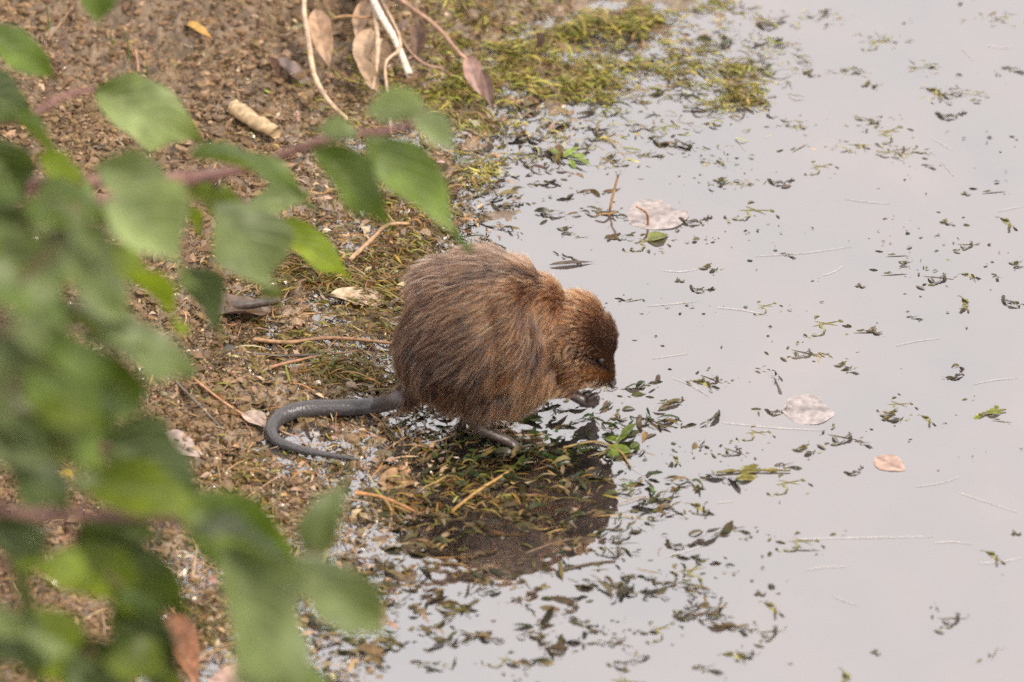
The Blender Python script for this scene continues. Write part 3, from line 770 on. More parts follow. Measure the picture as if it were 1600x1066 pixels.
# pale needles and grass lying on the water
NEED = [((1050, 590), (1105, 617)), ((1068, 592), (1108, 620)), ((1455, 215), (1490, 235)), ((1470, 250), (1490, 275)), ((1150, 215), (1165, 235)), ((1500, 75), (1520, 95)), ((1540, 70), (1585, 74)),
        ((1285, 430), (1318, 415)), ((1035, 422), (1090, 420)), ((1010, 478), (1090, 470)), ((1180, 400), (1330, 385)), ((1040, 870), (1100, 852)), ((1120, 785), (1145, 783)), ((1530, 880), (1600, 870)),
        ((1430, 760), (1500, 745)), ((1500, 770), (1590, 800)), ((1240, 842), (1460, 838)), ((1460, 848), (1520, 850)), ((970, 720), (1010, 745)), ((1300, 930), (1340, 945)), ((1560, 330), (1600, 322)),
        ((1320, 310), (1390, 318)), ((1120, 480), (1200, 492)), ((1260, 890), (1320, 885)), ((1020, 560), (1075, 552)), ((1400, 540), (1470, 528)), ((1130, 660), (1290, 672)), ((1520, 600), (1590, 590))]
for a, b in NEED:
    A, B = gp(*a, 0.0008), gp(*b, 0.0008)
    mid = (A+B)/2+np.array([0, RNG.normal(0, 0.002), 0])
    P = spline([A, mid, B], 9); V, F = tube(P-A, np.array([0.00018, 0.00024, 0.00012]), 4)
    me = poly_mesh('grass_needle', V, F); set_col(me, np.array([[0.50, 0.44, 0.40]])*RNG.uniform(0.8, 1.15))
    add('grass_needle', me, M_STRAW, label='thin pale dry needle floating flat on the open water', cat='needle', group='pale needles on the water', loc=A)

# weed sprigs with countable leaves
def sprig(stem_px, leaves, col, label, r=0.0013, up=0.002):
    pts = [gp(*p[:2], p[2] if len(p) > 2 else up) for p in stem_px]
    base = pts[0]
    e = add('weed_sprig', None, label=label, cat='pondweed', loc=base)
    P = spline(pts, 14)-base; V, F = tube(P, np.array([r, r*0.6]), 6)
    me = poly_mesh('stem', V, F); set_col(me, np.array([[0.14, 0.11, 0.025]])*np.ones((len(V), 1))); add('stem', me, M_WEED, parent=e)
    for i, (b, t, w, zb, zt) in enumerate(leaves):
        B, T = gp(*b, zb), gp(*t, zt)
        m, L = frame(B-base, T-base, (0.1, -0.25, 1))
        o = add('leaf', leaf_mesh('leaf', L, w*0.00068, nu=9, nv=5, fold=0.3, droop=0.3, wave=0.08, col=np.array(col)*RNG.uniform(0.7, 1.3), seed=100+i), M_WEED, parent=e)
        o.matrix_local = m
sprig([(935, 712), (965, 690), (985, 668)], [((962, 690), (985, 672), 9, .003, .010), ((970, 682), (996, 655), 12, .006, .014), ((950, 700), (992, 702), 18, .002, .005), ((945, 706), (975, 715), 14, .002, .002), ((968, 690), (940, 680), 12, .002, .004), ((985, 700), (1000, 690), 9, .004, .006)],
      (0.08, 0.105, 0.014), 'bright green weed sprig at the edge of the dark reflection')
sprig([(1120, 738), (1165, 735), (1235, 735)], [((1155, 738), (1192, 728), 16, .003, .006), ((1150, 748), (1190, 742), 15, .002, .004), ((1165, 735), (1188, 722), 10, .003, .006), ((1150, 735), (1118, 738), 8, .001, .001), ((1190, 735), (1240, 734), 9, .002, .001)],
      (0.10, 0.085, 0.015), 'olive weed sprig with oval leaves out on the open water')
sprig([(1530, 648), (1550, 642), (1572, 640)], [((1540, 645), (1570, 640), 12, .002, .005), ((1535, 648), (1518, 655), 8, .001, .002), ((1555, 640), (1560, 632), 8, .002, .004)],
      (0.12, 0.13, 0.02), 'small yellow-green weed sprig on clear water among dark specks')
sprig([(855, 235), (890, 245), (920, 250)], [((880, 245), (905, 225), 12, .004, .016), ((890, 245), (915, 238), 10, .004, .016), ((890, 248), (900, 262), 10, .002, .004), ((875, 243), (860, 230), 10, .003, .012), ((895, 245), (930, 255), 10, .003, .004)],
      (0.15, 0.20, 0.04), 'pale green weed sprig in the shallows below the algae')

# ------------------------------------------------------------------ dry plant hanging into the upper shore
base = gt(560, -60, 0.02)
dp = add('dry_plant', None, label='dry tan plant with long stems and withered brown leaves on the upper bank', cat='plant', loc=base)
def dstem(pxs, ups, r0, r1, col):
    pts = [gt(*p, up=u)-base for p, u in zip(pxs, ups)]
    P = spline(pts, 18); V, F = tube(P, np.array([r0, (r0+r1)/2, r1]), 7, wob=0.2)
    me = poly_mesh('stem', V, F); set_col(me, np.array(col)[None]*RNG.uniform(0.8, 1.2, (len(V), 1)))
    add('stem', me, M_STRAW, parent=dp)
TAN = (0.36, 0.255, 0.165)
dstem([(560, -60), (480, -10), (482, 60), (492, 120), (515, 160), (540, 186)], [.02, .05, .06, .05, .03, .01], 0.0030, 0.0034, TAN)
dstem([(560, -60), (580, -10), (590, 60), (588, 105), (582, 140)], [.02, .05, .06, .05, .03], 0.0032, 0.0024, TAN)
dstem([(560, -60), (588, 10), (618, 65), (640, 118)], [.03, .07, .06, .04], 0.0042, 0.0044, (0.50, 0.42, 0.34))
dstem([(560, -60), (625, 60), (602, 100), (608, 160), (611, 210)], [.02, .05, .05, .03, .005], 0.0022, 0.0018, TAN)
dstem([(560, -60), (620, -5), (680, 40), (715, 80), (732, 95)], [.02, .06, .07, .06, .05], 0.0030, 0.0022, (0.26, 0.15, 0.10))
dstem([(560, -60), (640, 80), (690, 108), (705, 118)], [.02, .04, .03, .01], 0.0020, 0.0015, (0.25, 0.15, 0.1))
dstem([(560, -60), (585, 20), (540, 25), (520, 28)], [.02, .05, .05, .05], 0.0016, 0.0012, (0.32, 0.18, 0.08))
DL = [((492, 14), (517, 106), 36, (0.30, 0.19, 0.115)), ((655, 30), (652, 95), 26, (0.14, 0.085, 0.06)), ((580, 45), (562, 112), 40, (0.34, 0.235, 0.15)), ((598, 60), (592, 118), 34, (0.36, 0.25, 0.165)),
      ((575, 0), (555, 60), 28, (0.33, 0.22, 0.14)), ((728, 88), (756, 152), 32, (0.26, 0.16, 0.13)), ((752, 110), (772, 172), 20, (0.11, 0.06, 0.045)), ((640, 35), (608, 60), 18, (0.36, 0.27, 0.22)),
      ((508, -20), (520, 20), 20, (0.22, 0.14, 0.09)), ((838, 52), (840, 82), 26, (0.10, 0.065, 0.05)), ((420, 90), (440, 125), 18, (0.12, 0.07, 0.05)), ((555, 85), (600, 150), 24, (0.28, 0.19, 0.12))]
for i, (b, t, w, col) in enumerate(DL):
    B, T = gt(*b, up=0.055), gt(*t, up=0.02)
    m, L = frame(B-base, T-base, (0.1, -0.5, 1))
    o = add('leaf', leaf_mesh('leaf', L, w*0.00075, fold=0.45, droop=0.12, curl=0.1, wave=0.08, col=col, seed=200+i, twist=0.3), M_DRYLEAF, parent=dp)
    o.matrix_local = m
# grass shoots in the upper corner
for i, (px, py, h_) in enumerate([(76, 60, 0.05), (85, 12, 0.04), (180, 78, 0.03), (200, 95, 0.045), (228, 128, 0.03), (150, 80, 0.02)]):
    p = gt(px, py); q = p+np.array([RNG.normal(0, 0.006), 0, h_]); P = spline([p, (p+q)/2+np.array([RNG.normal(0, 0.003), 0, 0]), q], 8)
    V, F = tube(P-p, np.array([0.0013, 0.0012, 0.0003]), 5)
    me = poly_mesh('grass_shoot', V, F); set_col(me, np.array([[0.09, 0.13, 0.03]])*np.ones((len(V), 1)))
    add('grass_shoot', me, M_WEED, label='thin green grass shoot sprouting from the crumbly soil', cat='grass', group='green shoots in the upper soil', loc=p)

# ------------------------------------------------------------------ the muskrat
BASE = gp(745, 662)
YB = BASE[1]
SC = float(np.linalg.norm(vp(846, 560, YB)-vp(746, 560, YB)))/100     # metres per photograph pixel at the animal
def MP(px, py, y=0.0):
    return vp(px, py, YB+y)-BASE
FUR = [  # centre px, y offset, radii in px (x, y, z), tilt about y
    ((738, 520), 0.0, (108, 98, 118), 0.0),
    ((688, 540), 0.0, (66, 82, 82), 0.0),
    ((750, 462), 0.01, (84, 84, 72), 0.0),
    ((700, 462), 0.01, (60, 74, 60), 0.0),
    ((795, 480), 0.0, (60, 76, 78), 0.0),
    ((765, 585), 0.0, (92, 82, 52), 0.0),
    ((822, 565), 0.0, (58, 66, 66), 0.0),
    ((715, 585), -0.028, (60, 40, 56), 0.0),
    ((800, 540), -0.03, (52, 46, 80), 0.0),
    ((852, 515), 0.0, (48, 54, 66), 0.0),
    ((893, 520), 0.0, (56, 52, 68), -0.3),
    ((924, 538), 0.0, (40, 42, 58), -0.25),
    ((932, 572), 0.0, (30, 32, 36), 0.0),
    ((946, 586), 0.0, (17, 20, 20), 0.0),
    ((908, 580), -0.016, (34, 24, 26), 0.0),
    ((908, 580), 0.016, (34, 24, 26), 0.0),
    ((878, 588), 0.0, (36, 40, 24), 0.0),
    ((884, 545), -0.040, (13, 6, 15), 0.0),   # ear
    ((652, 600), 0.0, (26, 26, 22), 0.0),
    ((812, 456), 0.0, (40, 58, 40), 0.0),
    ((846, 478), 0.0, (40, 50, 44), 0.0),     # tail root
]
def chain(pts, n=10):
    """(px,py,y,r px) -> dense spheres"""
    A = np.array([list(MP(p[0], p[1], p[2]))+[p[3]*SC] for p in pts])
    return spline(A, n)
SKIN = []
# hind feet: heel under the thigh, long foot pointing forward into the water
for sy, oy in ((-0.037, 0), (0.030, 1)):
    dx, dy = (0, 0) if oy == 0 else (-18, -46)
    SKIN.append(chain([(738+dx, 640+dy, sy+0.006, 11), (740+dx, 655+dy, sy, 10), (749+dx, 668+dy, sy, 9.5), (768+dx, 678+dy, sy-0.002, 8.5), (790+dx, 688+dy, sy-0.004, 8), (808+dx, 698+dy, sy-0.004, 7)], 26))
    for k in range(-2, 3):
        SKIN.append(chain([(792+dx, 691+dy, sy-0.004, 5), (812+dx, 700+dy+k*2.5, sy-0.004+k*-0.004, 3.2), (832+dx-abs(k)*5, 706+dy+k*5, sy-0.005+k*-0.008, 2.2)], 14))
# forepaws held up to the mouth
for sy in (-0.022, 0.014):
    q = 0 if sy < 0 else -3
    SKIN.append(chain([(872+q, 604+q, sy+0.004, 10), (887, 613+q, sy, 9.5), (903, 622+q, sy, 9), (916, 628+q, sy, 10), (924, 629+q, sy, 8.5)], 22))
    for k, (ex, ey) in enumerate(((933, 618), (936, 624), (935, 630), (930, 634))):
        yy = sy + (k-1.5)*0.0035
        SKIN.append(chain([(920, 624+k*2.4+q, yy, 4.2), (928+(2 if k in (1, 2) else 0), 619+k*4.4+q, yy, 3.6), (ex, ey+q, yy, 3.1), (ex-4, ey+4+q, yy+0.001, 2.3)], 16))
    SKIN.append(chain([(912, 619+q, sy+0.008*(1 if sy < 0 else -1), 3.4), (919, 614+q, sy+0.010*(1 if sy < 0 else -1), 2.8), (925, 614+q, sy+0.008*(1 if sy < 0 else -1), 2.0)], 12))
# tail: lies on the mud, flattened from side to side
TAIL_PX = [(662, 596, 22), (640, 612, 16.5), (618, 626, 14.5), (585, 634, 14), (540, 637, 14.5), (490, 638, 14.5), (458, 643, 14), (434, 655, 13), (424, 672, 11.5), (430, 686, 9.5), (448, 696, 8), (480, 705, 6.5), (520, 712, 5), (548, 716, 3.6), (562, 718, 2.0)]
tp = []
for i, (a, b, r) in enumerate(TAIL_PX):
    if i < 3: p = MP(a, b, [0.0, 0.0, -0.006][i])
    else:
        p = gp(a, b, 0.0)
        for _ in range(4): p = gp(a, b, max(hgt(p[0], p[1]), 0.0)+0.85*r*SC+(0.0035 if i > 10 else 0.0012))
        p = p-BASE
    tp.append(list(p)+[r*SC])
TAILP = spline(np.array(tp), 110)
SKIN.append(TAILP)
FUR.append(((636, 612), 0.0, (22, 18, 15), 0.5))
bV, bF, off = [], [], 0
SV, SF = ico(3)
for (c, y, r, t) in FUR:
    c = MP(*c, y); v = SV*np.array(r)*SC
    ct, st = math.cos(t), math.sin(t)
    v = np.stack([v[:, 0]*ct-v[:, 2]*st, v[:, 1], v[:, 0]*st+v[:, 2]*ct], 1)
    bV.append(v+c); bF.append(SF+off); off += len(SV)
S1, F1 = ico(2)
for ch in SKIN:
    flat = 0.78 if ch is TAILP else 1.0
    for p in ch:
        bV.append(S1*p[3]*np.array([1, 1, 1])+p[:3]); bF.append(F1+off); off += len(S1)
tmp = bpy.data.objects.new('tmp', mesh_np('tmp', np.vstack(bV), np.vstack(bF)))
C.objects.link(tmp)
rm = tmp.modifiers.new('r', 'REMESH'); rm.mode = 'VOXEL'; rm.voxel_size = 0.0014; rm.use_smooth_shade = True
dg = bpy.context.evaluated_depsgraph_get()
bme = bpy.data.meshes.new_from_object(tmp.evaluated_get(dg))
bpy.data.objects.remove(tmp)
bme.name = 'body'
nv = len(bme.vertices)
co = np.zeros(nv*3, np.float32); bme.vertices.foreach_get('co', co); co = co.reshape(-1, 3).astype(float)
ed = np.zeros(len(bme.edges)*2, np.int32); bme.edges.foreach_get('vertices', ed); ed = ed.reshape(-1, 2)
def sd_fur(p):
    d = np.full(len(p), 9.0)
    for (c, y, r, t) in FUR:
        c = MP(*c, y); q = p-c; ct, st = math.cos(t), math.sin(t)
        q = np.stack([q[:, 0]*ct+q[:, 2]*st, q[:, 1], -q[:, 0]*st+q[:, 2]*ct], 1)/(np.array(r)*SC)
        d = np.minimum(d, (np.linalg.norm(q, axis=1)-1)*min(r)*SC)
    return d
def sd_skin(p):
    d = np.full(len(p), 9.0)
    for ch in SKIN:
        for q in ch: d = np.minimum(d, np.linalg.norm(p-q[:3], axis=1)-q[3])
    return d
sk = sd_skin(co); fu = sd_fur(co)
skin = sstep(-0.001, 0.004, fu-sk)
deg = np.bincount(ed.ravel(), minlength=nv)[:, None]
def smooth(c, w, it):
    for _ in range(it):
        s = np.zeros_like(c); np.add.at(s, ed[:, 0], c[ed[:, 1]]); np.add.at(s, ed[:, 1], c[ed[:, 0]])
        c = c+(s/deg-c)*w[:, None]
    return c
co = smooth(co, 0.75*(1-skin), 45)
co = smooth(co, np.full(nv, 0.5), 3)
bme.vertices.foreach_set('co', co.astype(np.float32).ravel()); bme.update()
bme.polygons.foreach_set('use_smooth', np.ones(len(bme.polygons), bool))
nor = np.zeros(nv*3, np.float32); bme.vertices.foreach_get('normal', nor); nor = nor.reshape(-1, 3).astype(float)
ppx, ppy = proj(co+BASE)
def blob(px, py, a, b, c, d): return np.exp(-0.5*(((px-a)/c)**2+((py-b)/d)**2))
def fur_colour(px, py, n):
    base = np.tile(np.array([[0.150, 0.088, 0.050]]), (len(px), 1))
    def mixin(c, w):
        nonlocal base
        w = np.clip(w, 0, 1)[:, None]; base = base*(1-w)+np.array(c)*w
    mixin((0.20, 0.132, 0.088), 0.75*blob(px, py, 740, 400, 110, 30))            # greyer tan back
    mixin((0.25, 0.135, 0.055), 0.9*blob(px, py, 775, 485, 42, 30))             # orange patch behind the shoulder
    mixin((0.24, 0.128, 0.050), 0.75*blob(px, py, 800, 560, 28, 60))
    mixin((0.075, 0.046, 0.032), 0.85*blob(px, py, 636, 550, 38, 80))            # darker rump
    mixin((0.20, 0.140, 0.092), 0.7*blob(px, py, 770, 640, 90, 22))              # pale belly
    mixin((0.26, 0.130, 0.050), 0.9*blob(px, py, 895, 500, 48, 60))              # rusty head
    mixin((0.31, 0.150, 0.045), 0.95*blob(px, py, 908, 585, 42, 20))              # orange cheek
    mixin((0.27, 0.150, 0.062), 0.7*blob(px, py, 845, 590, 34, 40))
    mixin((0.060, 0.034, 0.022), 0.95*blob(px, py, 934, 535, 17, 22))            # dark face
    mixin((0.055, 0.032, 0.022), 1.0*blob(px, py, 964, 560, 11, 45))
    mixin((0.36, 0.17, 0.05), 0.8*blob(px, py, 922, 588, 20, 12))
    mixin((0.02, 0.013, 0.01), 0.9*np.exp(-0.5*((py-(562+0.55*(px-925)))/3.5)**2)*sstep(905, 920, px)*sstep(960, 950, px))  # shade of the crease between cheek and face, painted into the coat
    mixin((0.24, 0.16, 0.11), 0.8*blob(px, py, 942, 606, 16, 8))                 # pale muzzle
    mixin((0.03, 0.02, 0.016), 0.9*blob(px, py, 962, 600, 7, 9))
    mixin((0.03, 0.02, 0.015), 0.85*blob(px, py, 873, 548, 5, 17))
    mixin((0.36, 0.20, 0.09), 0.85*blob(px, py, 887, 546, 8, 13))
    mixin((0.05, 0.03, 0.02), 0.8*blob(px, py, 900, 553, 4, 8))              # ear tuft
    base = base*np.array([1.08, 0.80, 0.66])
    return base
fc = fur_colour(ppx, ppy, nor)*0.2
tailc = np.array([[0.060, 0.054, 0.054]]); footc = np.array([[0.085, 0.056, 0.046]]); pawc = np.array([[0.045, 0.030, 0.026]])
tw_ = sstep(645, 575, ppx)[:, None]; footc = footc*0.75; pw_ = sstep(835, 850, ppx)[:, None]
sc_ = footc*(1-tw_)+tailc*tw_; sc_ = sc_*(1-pw_)+pawc*pw_
set_col(bme, fc*(1-skin[:, None])+sc_*skin[:, None])
set_f(bme, skin, 'bare')
def body_mat():
    m, nt, out = mat_new('muskrat_skin')
    a = N(nt, 'ShaderNodeAttribute', attribute_name='col')
    vo = N(nt, 'ShaderNodeTexVoronoi', i_Scale=430.0)
    tc = N(nt, 'ShaderNodeTexCoord'); nt.links.new(tc.outputs['Object'], vo.inputs['Vector'])
    r = ramp(nt, vo.outputs['Distance'], [(0.0, (1.25, 1.25, 1.25)), (0.6, (0.6, 0.6, 0.6))])
    c = mixc(nt, 1.0, a.outputs['Color'], r.outputs[0], 'MULTIPLY')
    b = N(nt, 'ShaderNodeBsdfPrincipled', i_Roughness=0.3)
    bare = N(nt, 'ShaderNodeAttribute', attribute_name='bare')
    for key, lo, hi in (('Roughness', 0.95, 0.32), ('Specular IOR Level', 0.05, 0.5)):
        mr = N(nt, 'ShaderNodeMapRange'); mr.inputs['To Min'].default_value = lo; mr.inputs['To Max'].default_value = hi
        nt.links.new(bare.outputs['Fac'], mr.inputs['Value']); nt.links.new(mr.outputs[0], b.inputs[key])
    nt.links.new(c, b.inputs['Base Color'])
    bp = N(nt, 'ShaderNodeBump', i_Strength=0.5, i_Distance=0.0008, invert=True)
    nt.links.new(vo.outputs['Distance'], bp.inputs['Height']); nt.links.new(bp.outputs[0], b.inputs['Normal'])
    nt.links.new(b.outputs[0], out.inputs['Surface'])
    return m
rat = add('muskrat', None, label='brown muskrat with wet fur sitting hunched at the water edge, holding food', cat='muskrat', loc=BASE)
add('body', bme, body_mat(), parent=rat)

# eye, nose, claws of the near side
def ball(name, c, r, col, rough, lab=None, squash=(1, 1, 1)):
    me = mesh_np(name, SV*np.array(squash)*r, SF); 
    m, nt, out = mat_new(name); b = N(nt, 'ShaderNodeBsdfPrincipled', i_Roughness=rough)
    n = noise_n(nt, 900, 2); rr = ramp(nt, n.outputs[0], [(0.3, tuple(0.7*x for x in col)), (0.7, tuple(1.3*x for x in col))]); nt.links.new(rr.outputs[0], b.inputs['Base Color'])
    nt.links.new(b.outputs[0], out.inputs['Surface'])
    o = add(name, me, m, parent=rat, loc=c); 
    if lab: o['label'] = lab
    return o
def surf_at(px, py, side=-1):
    """front-most body point seen at a pixel"""
    w = np.abs(ppx-px)+np.abs(ppy-py); sel = np.where(w < 5)[0]
    dep = (co[sel]+BASE-CAM) @ FWD
    return co[sel[np.argmin(dep)]], nor[sel[np.argmin(dep)]]
p, nn = surf_at(937, 564); ball('eye', p+nn*0.0030, 0.0030, (0.006, 0.005, 0.004), 0.12, squash=(1.1, 0.9, 0.8))
p = MP(956, 597, 0.0); ball('nose', p, 0.0062, (0.018, 0.012, 0.010), 0.5, squash=(0.8, 1.1, 1.0))

# near ear: a small furred cup standing off the head
p, nn = surf_at(884, 546)
ring = []
for i in range(6):
    q = i/5
    for k in range(18):
        a_ = 2*math.pi*k/18
        rr_ = 0.0085*math.sin(0.5*math.pi*q)**0.8
        ring.append((rr_*math.cos(a_)*0.8-0.001, -0.0105*q**2*(0.75-0.5*math.cos(a_)), rr_*math.sin(a_)*1.05))
EF = [(i*18+k, i*18+(k+1) % 18, (i+1)*18+(k+1) % 18, (i+1)*18+k) for i in range(5) for k in range(18)]
eme = mesh_np('ear', np.array(ring), np.array(EF)); q_ = np.repeat(np.arange(6)/5, 18)[:, None]
set_col(eme, np.array([[0.030, 0.018, 0.012]])*(1-q_**2)+np.array([[0.16, 0.085, 0.040]])*q_**2)
ear = add('ear', eme, M_DRYLEAF, parent=rat, loc=p+nn*0.002)
ear.rotation_euler = (0.25, 0.1, 0.35)
sol = ear.modifiers.new('thickness', 'SOLIDIFY'); sol.thickness = 0.0012

# fur: guard hairs in small clumps, combed along the animal's coat
COMB = [(962, 598, -.2, -1), (962, 545, -.35, -1), (945, 492, -.8, -.7), (905, 450, -1, -.3), (880, 440, -1, .1), (925, 590, -1, .05), (890, 602, -1, .35), (905, 550, -1, 0), (870, 480, -.8, .5), (860, 560, -.8, .8), (850, 612, -.7, 1),
        (825, 500, -.55, 1), (800, 560, -.4, 1), (785, 625, -.3, 1), (795, 440, -1, .3), (740, 400, -1, .1), (680, 412, -1, .4), (640, 470, -.5, 1), (625, 530, -.15, 1), (642, 585, .05, 1), (700, 470, -1, .4), (745, 500, -1, .5),
        (700, 540, -.8, .7), (745, 570, -.7, .9), (685, 605, -.3, 1), (722, 632, -.2, 1), (820, 408, -1, -.1), (850, 430, -1, .1), (770, 470, -1, .45), (935, 530, -.7, -.6), (900, 490, -1, -.05)]
CB = np.array(COMB, float)
tri = []
bme.calc_loop_triangles()
lt = np.zeros(len(bme.loop_triangles)*3, np.int32); bme.loop_triangles.foreach_get('vertices', lt); lt = lt.reshape(-1, 3)
A, B_, C_ = co[lt[:, 0]], co[lt[:, 1]], co[lt[:, 2]]
area = np.linalg.norm(np.cross(B_-A, C_-A), axis=1)*(skin[lt].mean(1) < 0.4)
def sample(n):
    t = RNG.choice(len(lt), n, p=area/area.sum())
    a, b = RNG.uniform(0, 1, n), RNG.uniform(0, 1, n); f = a+b > 1; a[f], b[f] = 1-a[f], 1-b[f]
    w = np.stack([1-a-b, a, b], 1)
    P = (co[lt[t]]*w[..., None]).sum(1); Nn = (nor[lt[t]]*w[..., None]).sum(1); Nn /= np.linalg.norm(Nn, axis=1)[:, None]
    return P, Nn
def comb(P, Nn):
    px, py = proj(P+BASE)
    d2 = ((px[:, None]-CB[None, :, 0])**2+(py[:, None]-CB[None, :, 1])**2)
    w = 1/(d2+350)**1.6
    v = (w[..., None]*CB[None, :, 2:]).sum(1)/w.sum(1)[:, None]
    v3 = np.stack([v[:, 0], 0*v[:, 0], -v[:, 1]], 1)
    v3 = v3-(v3*Nn).sum(1)[:, None]*Nn
    return v3/(np.linalg.norm(v3, axis=1)[:, None]+1e-9), px, py
def fur(name, nclump, per, lmul, rad, lift0, spread, colmul, mat, K=7):
    P, Nn = sample(nclump)
    T, px, py = comb(P, Nn)
    B3 = np.cross(Nn, T)
    length = np.full(nclump, 0.021)
    hd = blob(px, py, 915, 530, 50, 70); length = length*(1-hd)+0.011*hd
    fa = np.clip(1.3*blob(px, py, 938, 566, 30, 42), 0, 1); length = length*(1-fa)+0.0042*fa
    bl = blob(px, py, 775, 640, 90, 30); length = length*(1-bl)+0.024*bl
    length *= lmul*RNG.uniform(0.7, 1.25, nclump)
    sw = RNG.normal(0, 0.14, nclump)+0.5*fbm(P[:, 0]*1.0, P[:, 2], 42, 2, 61)
    lift = lift0*(0.8+0.6*fbm(P[:, 0], P[:, 2]+P[:, 1], 55, 2, 62))+RNG.normal(0, 0.05, nclump)+0.10*hd
    sw = sw*(1-0.65*hd)
    # strands
    n = nclump*per
    idx = np.repeat(np.arange(nclump), per)
    r1, r2 = RNG.normal(0, 1, n), RNG.normal(0, 1, n)
    root = P[idx]+(T[idx]*r1[:, None]+B3[idx]*r2[:, None])*spread-Nn[idx]*0.0015
    Ls = length[idx]*RNG.uniform(0.75, 1.1, n)
    dirt = T*np.cos(sw)[:, None]+B3*np.sin(sw)[:, None]
    t = np.linspace(0, 1, K)
    tipc = RNG.normal(0, 0.07, (n, 2))
    pts = np.zeros((n, K, 3))
    for k in range(K):
        u = t[k]
        rise = lift[idx]*(u-0.45*u*u)*1.5+0.10*u*(1-u)
        off = (root-P[idx])*(1-0.9*u**0.8)
        stray = (B3[idx]*tipc[:, :1]+Nn[idx]*tipc[:, 1:])*u*u
        pts[:, k] = P[idx]+off+Ls[:, None]*(dirt[idx]*u*0.93+Nn[idx]*rise[:, None]+stray)+np.array([0, 0, -1])*(0.10*Ls*u*u)[:, None]
    ok = np.where(pts[:, :, 2].min(1) > 0.0025)[0]
    pts, idx, n = pts[ok], idx[ok], len(ok)
    cv = bpy.data.hair_curves.new(name)
    cv.add_curves([K]*n)
    cv.attributes['position'].data.foreach_set('vector', pts.astype(np.float32).ravel())
    ra = cv.attributes.get('radius') or cv.attributes.new('radius', 'FLOAT', 'POINT')
    rp = rad*(1-0.88*t**1.5)
    ra.data.foreach_set('value', (rp[None]*RNG.uniform(0.7, 1.3, (n, 1))).astype(np.float32).ravel())
    col = fur_colour(px, py, Nn)
    # wet dark streaks where the coat parts over the shoulder and neck
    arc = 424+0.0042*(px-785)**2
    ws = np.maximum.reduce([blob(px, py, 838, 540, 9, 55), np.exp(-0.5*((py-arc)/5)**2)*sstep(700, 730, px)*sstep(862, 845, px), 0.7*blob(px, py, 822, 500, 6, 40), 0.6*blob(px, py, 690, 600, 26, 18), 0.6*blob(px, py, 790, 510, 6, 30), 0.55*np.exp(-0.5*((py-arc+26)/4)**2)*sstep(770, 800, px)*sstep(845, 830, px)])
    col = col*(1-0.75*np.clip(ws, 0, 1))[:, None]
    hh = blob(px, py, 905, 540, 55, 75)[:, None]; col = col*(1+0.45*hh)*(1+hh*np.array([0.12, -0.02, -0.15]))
    col = col*np.exp(RNG.normal(0, 0.40, nclump)+0.45*fbm(P[:, 0], P[:, 2], 60, 3, 66)+0.45*fbm(P[:, 0], P[:, 2], 24, 2, 68))[:, None]
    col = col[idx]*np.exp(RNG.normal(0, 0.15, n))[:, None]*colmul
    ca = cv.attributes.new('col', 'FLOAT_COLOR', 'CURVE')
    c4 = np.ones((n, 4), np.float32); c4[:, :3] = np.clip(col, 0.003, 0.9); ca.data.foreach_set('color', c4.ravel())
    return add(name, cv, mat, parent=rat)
def hair_mat():
    m, nt, out = mat_new('muskrat_fur')
    a = N(nt, 'ShaderNodeAttribute', attribute_name='col')
    hi = N(nt, 'ShaderNodeHairInfo')
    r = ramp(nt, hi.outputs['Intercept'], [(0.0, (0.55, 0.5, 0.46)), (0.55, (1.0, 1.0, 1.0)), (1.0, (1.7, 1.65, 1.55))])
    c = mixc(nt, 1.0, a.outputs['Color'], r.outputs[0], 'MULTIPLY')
    b = N(nt, 'ShaderNodeBsdfHairPrincipled')
    b.parametrization = 'COLOR'
    nt.links.new(c, b.inputs['Color'])
    b.inputs['Roughness'].default_value = 0.28
    b.inputs['Radial Roughness'].default_value = 0.5
    nt.links.new(b.outputs[0], out.inputs['Surface'])
    return m
M_HAIR = hair_mat()
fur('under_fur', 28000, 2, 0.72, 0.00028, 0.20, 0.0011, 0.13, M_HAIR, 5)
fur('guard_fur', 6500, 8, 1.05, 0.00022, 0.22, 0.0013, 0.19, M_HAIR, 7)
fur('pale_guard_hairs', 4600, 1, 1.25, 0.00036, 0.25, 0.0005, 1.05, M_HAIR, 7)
# whiskers
wp = []
for i in range(16):
    sd = -1 if i % 3 else 1
    p0 = MP(948+RNG.uniform(-6, 6), 597+RNG.uniform(-6, 6), 0.012*sd)
    dv = np.array([RNG.uniform(-0.3, 0.9), sd*RNG.uniform(0.2, 1.0), RNG.uniform(-1.0, -0.1)]); dv /= np.linalg.norm(dv)
    l = RNG.uniform(0.018, 0.036)
    wp.append([p0+dv*l*u+np.array([0, 0, -1])*0.006*u*u for u in np.linspace(0, 1, 7)])
cv = bpy.data.hair_curves.new('whiskers'); cv.add_curves([7]*16)
cv.attributes['position'].data.foreach_set('vector', np.array(wp, np.float32).ravel())
(cv.attributes.get('radius') or cv.attributes.new('radius', 'FLOAT', 'POINT')).data.foreach_set('value', np.tile(np.linspace(0.00010, 0.00003, 7), 16).astype(np.float32))
c4 = np.tile(np.array([0.2, 0.14, 0.1, 1], np.float32), (16, 1)); cv.attributes.new('col', 'FLOAT_COLOR', 'CURVE').data.foreach_set('color', c4.ravel())
add('whiskers', cv, M_HAIR, parent=rat)

